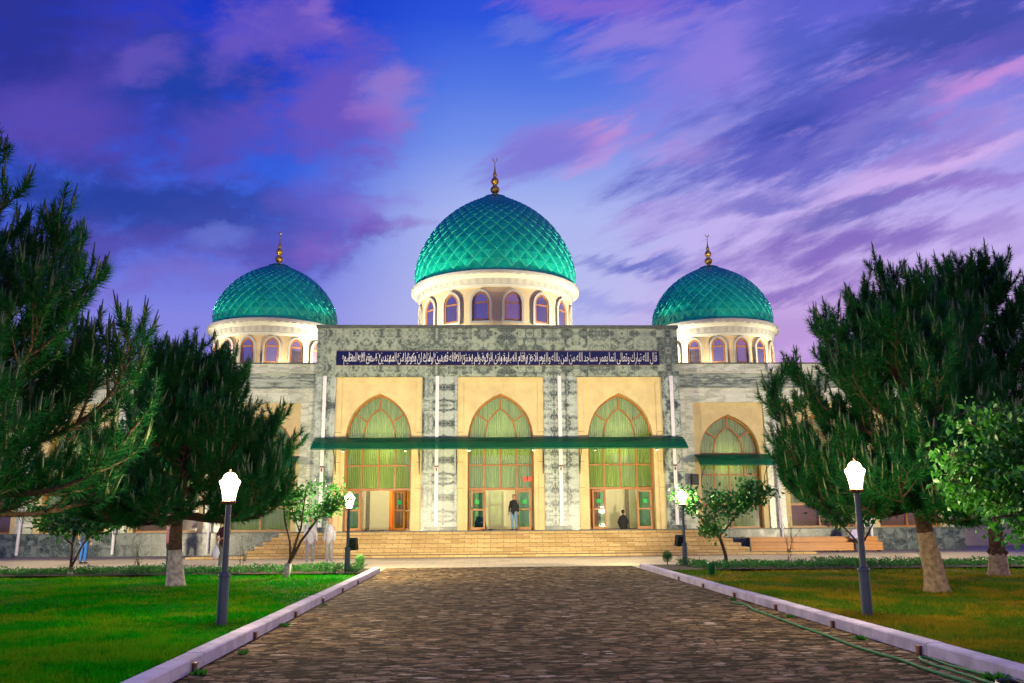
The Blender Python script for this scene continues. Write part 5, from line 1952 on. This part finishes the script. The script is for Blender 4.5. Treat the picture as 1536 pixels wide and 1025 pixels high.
# grass blades
def grass(name, x0, x1, side, mt, n, seed, lbl):
    r_ = np.random.default_rng(seed)
    # more blades nearer the viewer's end of the lawn, thinning with distance
    u = r_.random(n)
    ya, yb = 6.5, 26.6
    y = 1 / (1 / ya - u * (1 / ya - 1 / yb))
    wmax = np.minimum(abs(x1 - x0), 0.66 * y + 2.5 - abs(x0 if side > 0 else x1))
    wmax = np.maximum(wmax, 0.5)
    t = r_.random(n) * wmax
    x = x0 + t if side > 0 else x1 - t
    h = r_.uniform(0.03, 0.075, n) * (1 + 0.3 * np.sin(x * 2.1 + y))
    wd = 0.0035 + 0.00055 * y
    a_ = r_.random(n) * 2 * PI
    lx, ly = r_.normal(size=n) * 0.45 * h, r_.normal(size=n) * 0.45 * h
    z = 0.08 + 0.02 * np.sin(x * 1.3 + y * .7) * np.sin(y * .9 - x * .4)
    A = np.stack([x - np.cos(a_) * wd, y - np.sin(a_) * wd, z], 1)
    B = np.stack([x + np.cos(a_) * wd, y + np.sin(a_) * wd, z], 1)
    T = np.stack([x + lx, y + ly, z + h], 1)
    V_ = np.stack([A, B, T], 1).reshape(-1, 3)
    F = np.arange(len(V_)).reshape(-1, 3)
    tag(np_obj(name, V_, F, mt), lbl, 'grass', kind='stuff')


grass('grass', -24, -3.55, -1, MAT['blade_left'], 200000, 1, 'lush short green grass of the left lawn')
grass('grass', 5.80, 26, 1, MAT['blade_right'], 170000, 2, 'patchy yellow green grass of the right lawn')

# weeds at the kerb
WL = ['nearest', 'second nearest', 'third nearest', 'nearest leafy', 'second nearest', 'third nearest', 'farthest', 'farthest']
for i, (x, y, s_) in enumerate(((-3.12, 10.2, 1.0), (-3.05, 11.7, .8), (-3.15, 14.6, .9), (5.36, 9.15, 1.3), (5.32, 12.3, .9), (5.3, 15.0, .8), (-3.1, 18.0, .7), (5.3, 18.3, .7))):
    r_ = np.random.default_rng(i + 50)
    n = 70
    a_ = r_.random(n) * 2 * PI
    rad_ = r_.random(n) * 0.12 * s_
    P = np.stack([np.cos(a_) * rad_ * 0.5, np.sin(a_) * rad_, np.zeros(n)], 1)
    D = np.stack([np.cos(a_) * .9, np.sin(a_) * .9, 0.5 + r_.random(n)], 1)
    V_, F = leaves_mesh(P, D, r_.uniform(0.03, 0.08, n) * s_, i)
    o = np_obj('weed', V_, F, MAT['leaf'])
    o.location = (x, y, 0.005)
    tag(o, WL[i] + ' tuft of weeds at the foot of the ' + ('left' if x < 0 else 'right') + ' kerb', 'weed', 'weeds along the %s kerb' % ('left' if x < 0 else 'right'))

# ------------------------------------------------------------------ hose
hp = [(5.05, 17.6), (5.17, 17.0), (5.05, 16.1), (5.02, 14.8), (4.97, 13.66), (4.97, 12.67), (4.92, 11.62), (4.94, 10.89), (4.98, 10.41), (4.95, 9.79), (4.97, 9.25), (4.99, 8.95), (4.98, 8.3), (5.1, 7.4), (5.4, 6.6)]
hp2 = [(5.75, 6.7), (5.66, 8.4), (5.40, 9.17), (5.38, 9.68), (5.36, 10.1), (5.36, 10.40), (5.28, 10.52), (5.20, 10.40), (5.17, 10.1), (5.2, 9.72), (5.2, 9.3), (5.15, 8.9), (5.22, 8.2), (5.4, 7.6)]


def smooth_path(pts, k_=6):
    out = []
    n = len(pts)
    for i in range(n - 1):
        p0, p1, p2, p3 = pts[max(0, i - 1)], pts[i], pts[i + 1], pts[min(n - 1, i + 2)]
        for j in range(k_):
            t = j / k_
            out.append(tuple(0.5 * ((2 * p1[c]) + (-p0[c] + p2[c]) * t + (2 * p0[c] - 5 * p1[c] + 4 * p2[c] - p3[c]) * t * t + (-p0[c] + 3 * p1[c] - 3 * p2[c] + p3[c]) * t ** 3) for c in (0, 1)))
    out.append(tuple(pts[-1]))
    return out


mb = MB().tube([(x, y, 0.022) for x, y in smooth_path(hp)], 0.017, 8)
mb.tube([(x, y, 0.024 + 0.012 * math.sin(i * .2)) for i, (x, y) in enumerate(smooth_path(hp2))], 0.016, 8)
tag(mb.build('garden_hose', MAT['hose'], smooth=True), 'long green garden hose snaking over the path beside the right kerb', 'hose')
mb = MB().tube([(x, y, 0.055) for x, y in smooth_path([(5.42, 8.0), (5.20, 8.25), (5.1, 8.6), (5.18, 8.85), (5.36, 8.9), (5.40, 8.55), (5.44, 8.2)])], 0.016, 8)
tag(mb.build('rubber_hose', MAT['dark_metal'], smooth=True), 'short loop of dark rubber hose lying on the green hose', 'hose')

# litter bin on the right lawn
lbn = thing('litter_bin', 'small green litter bin at the edge of the right lawn', 'bin', (6.5, 24.4, 0.08))
MB().lathe([(0.0, 0.06), (0.085, 0.06), (0.105, 0.34), (0.11, 0.36), (0.095, 0.36), (0.08, 0.08)], 16).build('bin_body', MAT['bin'], lbn, smooth=True)
MB().lathe([(0.025, 0.0), (0.025, 0.07)], 8).build('foot', MAT['dark_metal'], lbn)
MB().lathe([(0.116, 0.34), (0.116, 0.37), (0.10, 0.375)], 16).build('rim', MAT['bin'], lbn)


# ------------------------------------------------------------------ people
def remeshed(name, mb, vox, mt, parent, smooth_it=4):
    me = bpy.data.meshes.new('tmp')
    me.from_pydata(mb.v, [], mb.f)
    b = bmesh.new()
    b.from_mesh(me)
    bmesh.ops.recalc_face_normals(b, faces=b.faces)
    b.to_mesh(me)
    b.free()
    o = bpy.data.objects.new('tmp', me)
    C.objects.link(o)
    m1 = o.modifiers.new('r', 'REMESH')
    m1.mode = 'VOXEL'
    m1.voxel_size = vox
    m2 = o.modifiers.new('s', 'SMOOTH')
    m2.iterations = smooth_it
    m2.factor = 0.5
    bpy.context.view_layer.update()
    dg = bpy.context.evaluated_depsgraph_get()
    me2 = bpy.data.meshes.new_from_object(o.evaluated_get(dg))
    me2.name = name
    bpy.data.objects.remove(o)
    me2.materials.clear()
    me2.materials.append(mt)
    me2.polygons.foreach_set('use_smooth', [True] * len(me2.polygons))
    ob = bpy.data.objects.new(name, me2)
    C.objects.link(ob)
    ob.parent = parent
    return ob


def limb(mb, pts, rad, flat=1.0, ax=None, n=12):
    """tube with rounded ends"""
    pts = [Vector(p) for p in pts]
    rad = list(rad)
    d0 = (pts[0] - pts[1]).normalized()
    d1 = (pts[-1] - pts[-2]).normalized()
    P = [pts[0] + d0 * rad[0] * 0.9, pts[0] + d0 * rad[0] * 0.6] + pts + [pts[-1] + d1 * rad[-1] * 0.6, pts[-1] + d1 * rad[-1] * 0.9]
    Q = [rad[0] * 0.35, rad[0] * 0.78] + rad + [rad[-1] * 0.78, rad[-1] * 0.35]
    mb.tube(P, Q, n, True, (ax, flat) if ax is not None else None)


def person(label, loc, rz_, top, bottom, pose='stand', scale=1.0, arms=None, legs=None, hair=True, long_top=False, cap=None, lean=0.0, group=None, sleeves='short', turn=0.0, shoes=None):
    """faces local -Y; arms/legs give joint positions in metres for a 1.72 m figure"""
    root = thing('person', label, 'person', loc, rz_)
    root.scale = (scale,) * 3
    V3 = Vector
    if pose == 'stand':
        pel = V3((0, 0, 0.94))
        hips = {s_: V3((s_ * 0.09, 0, 0.90)) for s_ in (-1, 1)}
        knees = {s_: V3((s_ * 0.10, -0.02, 0.50)) for s_ in (-1, 1)}
        ank = {s_: V3((s_ * 0.11, 0.02, 0.085)) for s_ in (-1, 1)}
        chest = V3((0, -lean * 0.5, 1.30))
    else:   # seated on the ground / bench at height sh
        sh = pose if isinstance(pose, float) else 0.1
        pel = V3((0, 0, sh + 0.11))
        hips = {s_: V3((s_ * 0.09, -0.02, sh + 0.10)) for s_ in (-1, 1)}
        if sh > 0.3:
            knees = {s_: V3((s_ * 0.12, -0.44, sh + 0.10)) for s_ in (-1, 1)}
            ank = {s_: V3((s_ * 0.12, -0.42, 0.085)) for s_ in (-1, 1)}
        else:
            knees = {s_: V3((s_ * 0.20, -0.36, sh + 0.36)) for s_ in (-1, 1)}
            ank = {s_: V3((s_ * 0.12, -0.55, 0.085)) for s_ in (-1, 1)}
        chest = V3((0, -0.05 - lean, pel.z + 0.36))
    if legs:
        for s_ in (-1, 1):
            if s_ in legs:
                knees[s_], ank[s_] = V3(legs[s_][0]), V3(legs[s_][1])
    up = (chest - pel).normalized()
    neck = chest + up * 0.20 + V3((0, -lean * 0.2, 0))
    head = neck + V3((0, -0.02 - lean * 0.3, 0.15))
    sho = {s_: chest + up * 0.125 + V3((s_ * 0.175, 0, 0)) for s_ in (-1, 1)}
    elb, wri = {}, {}
    for s_ in (-1, 1):
        if arms and s_ in arms:
            elb[s_], wri[s_] = V3(arms[s_][0]), V3(arms[s_][1])
        else:
            elb[s_] = sho[s_] + V3((s_ * 0.06, 0.02, -0.29))
            wri[s_] = sho[s_] + V3((s_ * 0.07, -0.05, -0.54))
    bm_ = MB()
    X = (1, 0, 0)
    limb(bm_, [pel - up * 0.02, pel + up * 0.12, chest, chest + up * 0.12], [0.145, 0.135, 0.16, 0.125], 0.66, X, 16)
    limb(bm_, [chest + up * 0.12, neck + V3((0, -.01, 0.05))], [0.06, 0.052], n=10)
    # head: cranium, jaw, nose, ears, brow
    limb(bm_, [head + V3((0, 0.012, 0.055)), head + V3((0, 0.01, 0.0))], [0.080, 0.080], 1.18, X, 14)
    limb(bm_, [head + V3((0, -0.022, 0.0)), head + V3((0, -0.040, -0.065))], [0.068, 0.043], 1.0, X, 12)
    limb(bm_, [head + V3((0, -0.088, 0.018)), head + V3((0, -0.108, -0.012))], [0.010, 0.016], n=8)
    for s_ in (-1, 1):
        limb(bm_, [head + V3((s_ * 0.082, 0.01, 0.02)), head + V3((s_ * 0.084, 0.012, -0.018))], [0.014, 0.010], n=6)
        limb(bm_, [sho[s_], elb[s_], wri[s_]], [0.050, 0.039, 0.027], n=12)
        hd = (wri[s_] - elb[s_]).normalized()
        sd = hd.cross(V3((0, 1, 0)))
        if sd.length < 0.3:
            sd = hd.cross(V3((0, 0, 1)))
        sd.normalize()
        nr = hd.cross(sd).normalized()
        palm = wri[s_] + hd * 0.055
        limb(bm_, [wri[s_] + hd * 0.01, palm + hd * 0.02], [0.026, 0.038], 0.42, tuple(sd) if abs(sd.dot(hd)) < .9 else X, 10)
        for q, (o_, l_) in enumerate(((-0.028, .062), (-0.010, .074), (0.009, .070), (0.027, .054))):
            b0 = palm + hd * 0.035 + sd * o_
            limb(bm_, [b0, b0 + hd * l_ * .55 + nr * 0.006, b0 + hd * l_ * .95 + nr * 0.024], [0.0095, 0.0088, 0.0078], n=7)
        b0 = palm - hd * 0.015 - sd * 0.034
        limb(bm_, [b0, b0 - sd * 0.022 + hd * .025, b0 - sd * 0.026 + hd * .052 + nr * .012], [0.012, 0.0105, 0.009], n=7)
        limb(bm_, [hips[s_], knees[s_], ank[s_]], [0.085, 0.056, 0.036], n=12)
        limb(bm_, [ank[s_] + V3((0, 0.02, -0.03)), ank[s_] + V3((s_ * 0.01, -0.13, -0.055))], [0.034, 0.026], n=8)
    remeshed('body', bm_, 0.0105, MAT['skin'], root, 2)
    # shirt
    sh_ = MB()
    hem = -0.10 if not long_top else -0.22
    limb(sh_, [pel + V3((0, 0, hem + 0.06)), pel + up * 0.12, chest, chest + up * 0.135], [0.178, 0.160, 0.182, 0.120], 0.72, X, 18)
    for s_ in (-1, 1):
        e_ = sho[s_].lerp(elb[s_], 0.75) if sleeves == 'short' else elb[s_]
        pl = [sho[s_] - V3((s_ * .03, 0, 0)), e_] if sleeves == 'short' else [sho[s_] - V3((s_ * .03, 0, 0)), elb[s_], elb[s_].lerp(wri[s_], 0.88)]
        limb(sh_, pl, [0.066, 0.058] if sleeves == 'short' else [0.066, 0.054, 0.042], n=12)
    remeshed('shirt', sh_, 0.016, top, root, 3)
    tr = MB()
    limb(tr, [pel + V3((0, 0, 0.07)), pel - V3((0, 0, 0.02))], [0.160, 0.165], 0.74, X, 16)
    for s_ in (-1, 1):
        limb(tr, [hips[s_], knees[s_], ank[s_].lerp(knees[s_], 0.08)], [0.104, 0.076, 0.060], n=12)
    remeshed('trousers', tr, 0.015, bottom, root, 3)
    if hair:
        hr = MB()
        limb(hr, [head + V3((0, 0.026, 0.072)), head + V3((0, 0.040, 0.020))], [0.085, 0.078], 1.12, X, 12)
        limb(hr, [head + V3((0, 0.055, 0.02)), head + V3((0, 0.060, -0.035))], [0.066, 0.050], 0.8, X, 10)
        ho = remeshed('hair', hr, 0.012, cap or MAT['hair'], root, 2)
        for s_ in (-1, 1):
            pass
    ey = MB()
    for s_ in (-1, 1):
        c = head + V3((s_ * 0.030, -0.084, 0.022))
        limb(ey, [c + V3((-.006, 0, 0)), c + V3((.006, 0, 0))], [0.0075, 0.0075], n=6)
    c = head + V3((0, -0.082, -0.046))
    limb(ey, [c + V3((-.018, .004, 0)), c + V3((.018, .004, 0))], [0.005, 0.005], n=5)
    ey.build('face_features', MAT['hair'], root)
    for s_ in (-1, 1):
        so = MB()
        a_ = ank[s_]
        limb(so, [a_ + V3((0, 0.035, -0.042)), a_ + V3((s_ * 0.005, -0.05, -0.048)), a_ + V3((s_ * 0.012, -0.16, -0.055))], [0.040, 0.040, 0.030], n=10)
        so.build('shoe', shoes or MAT['shoe'], root, smooth=True)
    return root


def cloth(name, c):
    return simple(name, c, 0.85, var=0.18, scale=9, bump=0.35, bscale=14)


maroon = cloth('dark maroon shirt cloth', (0.045, 0.012, 0.014))
greytr = cloth('grey trouser cloth', (0.10, 0.13, 0.13))
bluej = cloth('bright blue denim', (0.012, 0.10, 0.34))
lightj = cloth('pale blue denim', (0.14, 0.27, 0.36))
blackc = cloth('black cloth', (0.012, 0.012, 0.014))
navyc = cloth('navy cloth', (0.012, 0.03, 0.055))
whitec = cloth('white cloth', (0.52, 0.54, 0.55))
pinkc = cloth('pink cloth', (0.60, 0.27, 0.25))
creamc = cloth('pale grey cloth', (0.26, 0.27, 0.27))
lilacc = cloth('lilac white cloth', (0.50, 0.48, 0.72))
redcap = cloth('faded red cap', (0.55, 0.16, 0.10))
olive = cloth('dark green trouser cloth', (0.02, 0.06, 0.045))

# man with the carrier bag, seen from behind, right forearm held behind his back
man = person('man in dark maroon shirt seen from behind with one arm folded behind his back', (-9.35, 32.4, 0), R(172), maroon, greytr, scale=0.99,
             arms={1: ((0.24, 0.10, 1.14), (0.26, 0.02, 0.92)), -1: ((-0.25, 0.12, 1.15), (0.02, 0.17, 1.08))})
# wait: local +x is to the picture's left when he faces away
bg_ = MB()
limb(bg_, [(0, 0, 0.0), (0, 0, -0.10), (0, 0, -0.26), (0, 0, -0.36)], [0.03, 0.10, 0.155, 0.12], 0.6, (1, 0, 0), 14)
bo = remeshed('carrier_bag_sheet', bg_, 0.02, MAT['bag'], None, 2)
broot = thing('plastic_bag', 'thin white plastic carrier bag in the hand of the man in maroon', 'bag', (-9.61, 32.34, 0.80))
bo.name = 'bag_body'
bo.parent = broot
MB().tube([(-0.05, 0, -0.06), (-0.03, 0, 0.03), (0.0, 0, 0.06), (0.03, 0, 0.03), (0.05, 0, -0.06)], 0.008, 6).build('handle', MAT['bag'], broot)
person('person in pink shirt and dark green trousers half hidden by the whitewashed trunk', (-11.05, 31.6, 0), R(110), pinkc, olive, scale=0.98, sleeves='long')
person('man in blue jeans and dark shirt facing the plinth behind the forking tree', (-16.5, 37.2, 0), R(165), navyc, bluej, scale=1.0, sleeves='short',
       arms={1: ((0.27, 0.05, 1.14), (0.30, -0.06, 0.92))})
person('visitor in bright white top and red cap, left one of the pair before the steps', (-6.75, 35.2, 0), R(20), whitec, creamc, scale=1.0, sleeves='long', cap=redcap, shoes=whitec)
person('visitor in greyish white top and red cap standing nearest the left floodlight post', (-6.02, 35.4, 0), R(-25), cloth('grey white cloth', (0.40, 0.42, 0.44)), creamc, scale=1.0, sleeves='long', cap=redcap, shoes=whitec)
person('man in dark jacket and pale jeans standing in the middle doorway', (1.72, 43.25, PZ + 0.025), R(-20), blackc, lightj, scale=0.98, sleeves='long', legs={1: ((0.13, -0.06, 0.5), (0.16, -0.02, 0.085)), -1: ((-0.10, 0.02, 0.5), (-0.12, 0.12, 0.085))})
person('person in dark clothes sitting at the left of the middle doorway behind the door', (-0.10, 44.15, PZ + 0.025), R(35), blackc, navyc, pose=0.02, lean=0.10, sleeves='long',
       arms={1: ((0.22, -0.12, 0.32), (0.10, -0.34, 0.40)), -1: ((-0.22, -0.12, 0.32), (-0.06, -0.34, 0.38))})
person('person in a black robe sitting in the right doorway with back turned', (7.32, 43.95, PZ + 0.025), R(175), blackc, blackc, pose=0.02, lean=0.06, sleeves='long', long_top=True,
       arms={1: ((0.25, -0.10, 0.32), (0.14, -0.32, 0.36)), -1: ((-0.25, -0.10, 0.32), (-0.14, -0.32, 0.36))})
person('person in lilac white shirt sitting at the right end of the long bench', (18.65, 42.78, 0), R(5), lilacc, greytr, pose=0.40, lean=0.06, sleeves='long', shoes=whitec,
       arms={1: ((0.26, -0.10, 0.66), (0.14, -0.34, 0.62)), -1: ((-0.26, -0.10, 0.66), (-0.14, -0.34, 0.62))})

# shoes left at the left and right doors
rr = random.Random(12)
shoe_cols = [MAT['shoe'], cloth('brown leather', (0.08, 0.035, 0.015)), cloth('grey shoe cloth', (0.15, 0.14, 0.13))]
proto = {}
for i in range(16):
    x = (-5.75 + 1.45 * (i / 10) if i < 10 else 0.25 + 0.14 * (i - 10))
    y = 42.98 + rr.uniform(0.0, 0.22)
    k_ = i % 3
    if k_ not in proto:
        s_ = MB()
        limb(s_, [(0, 0.10, 0.035), (0, 0.0, 0.036), (0, -0.10, 0.028)], [0.036, 0.040, 0.030], n=10)
        so = s_.build('shoe', shoe_cols[k_], smooth=True)
        proto[k_] = so
    else:
        so = proto[k_].copy()
        C.objects.link(so)
    so.location = (x, y, PZ + 0.022)
    so.rotation_euler = (0, 0, rr.uniform(-0.6, 0.6) + PI)
    tag(so, ORD[i if i < 10 else i - 10] + ' dark worn shoe from the left on the sill of the ' + ('left' if i < 10 else 'middle') + ' doorway', 'shoe', 'shoes left on the sill of the %s doorway' % ('left' if i < 10 else 'middle'))
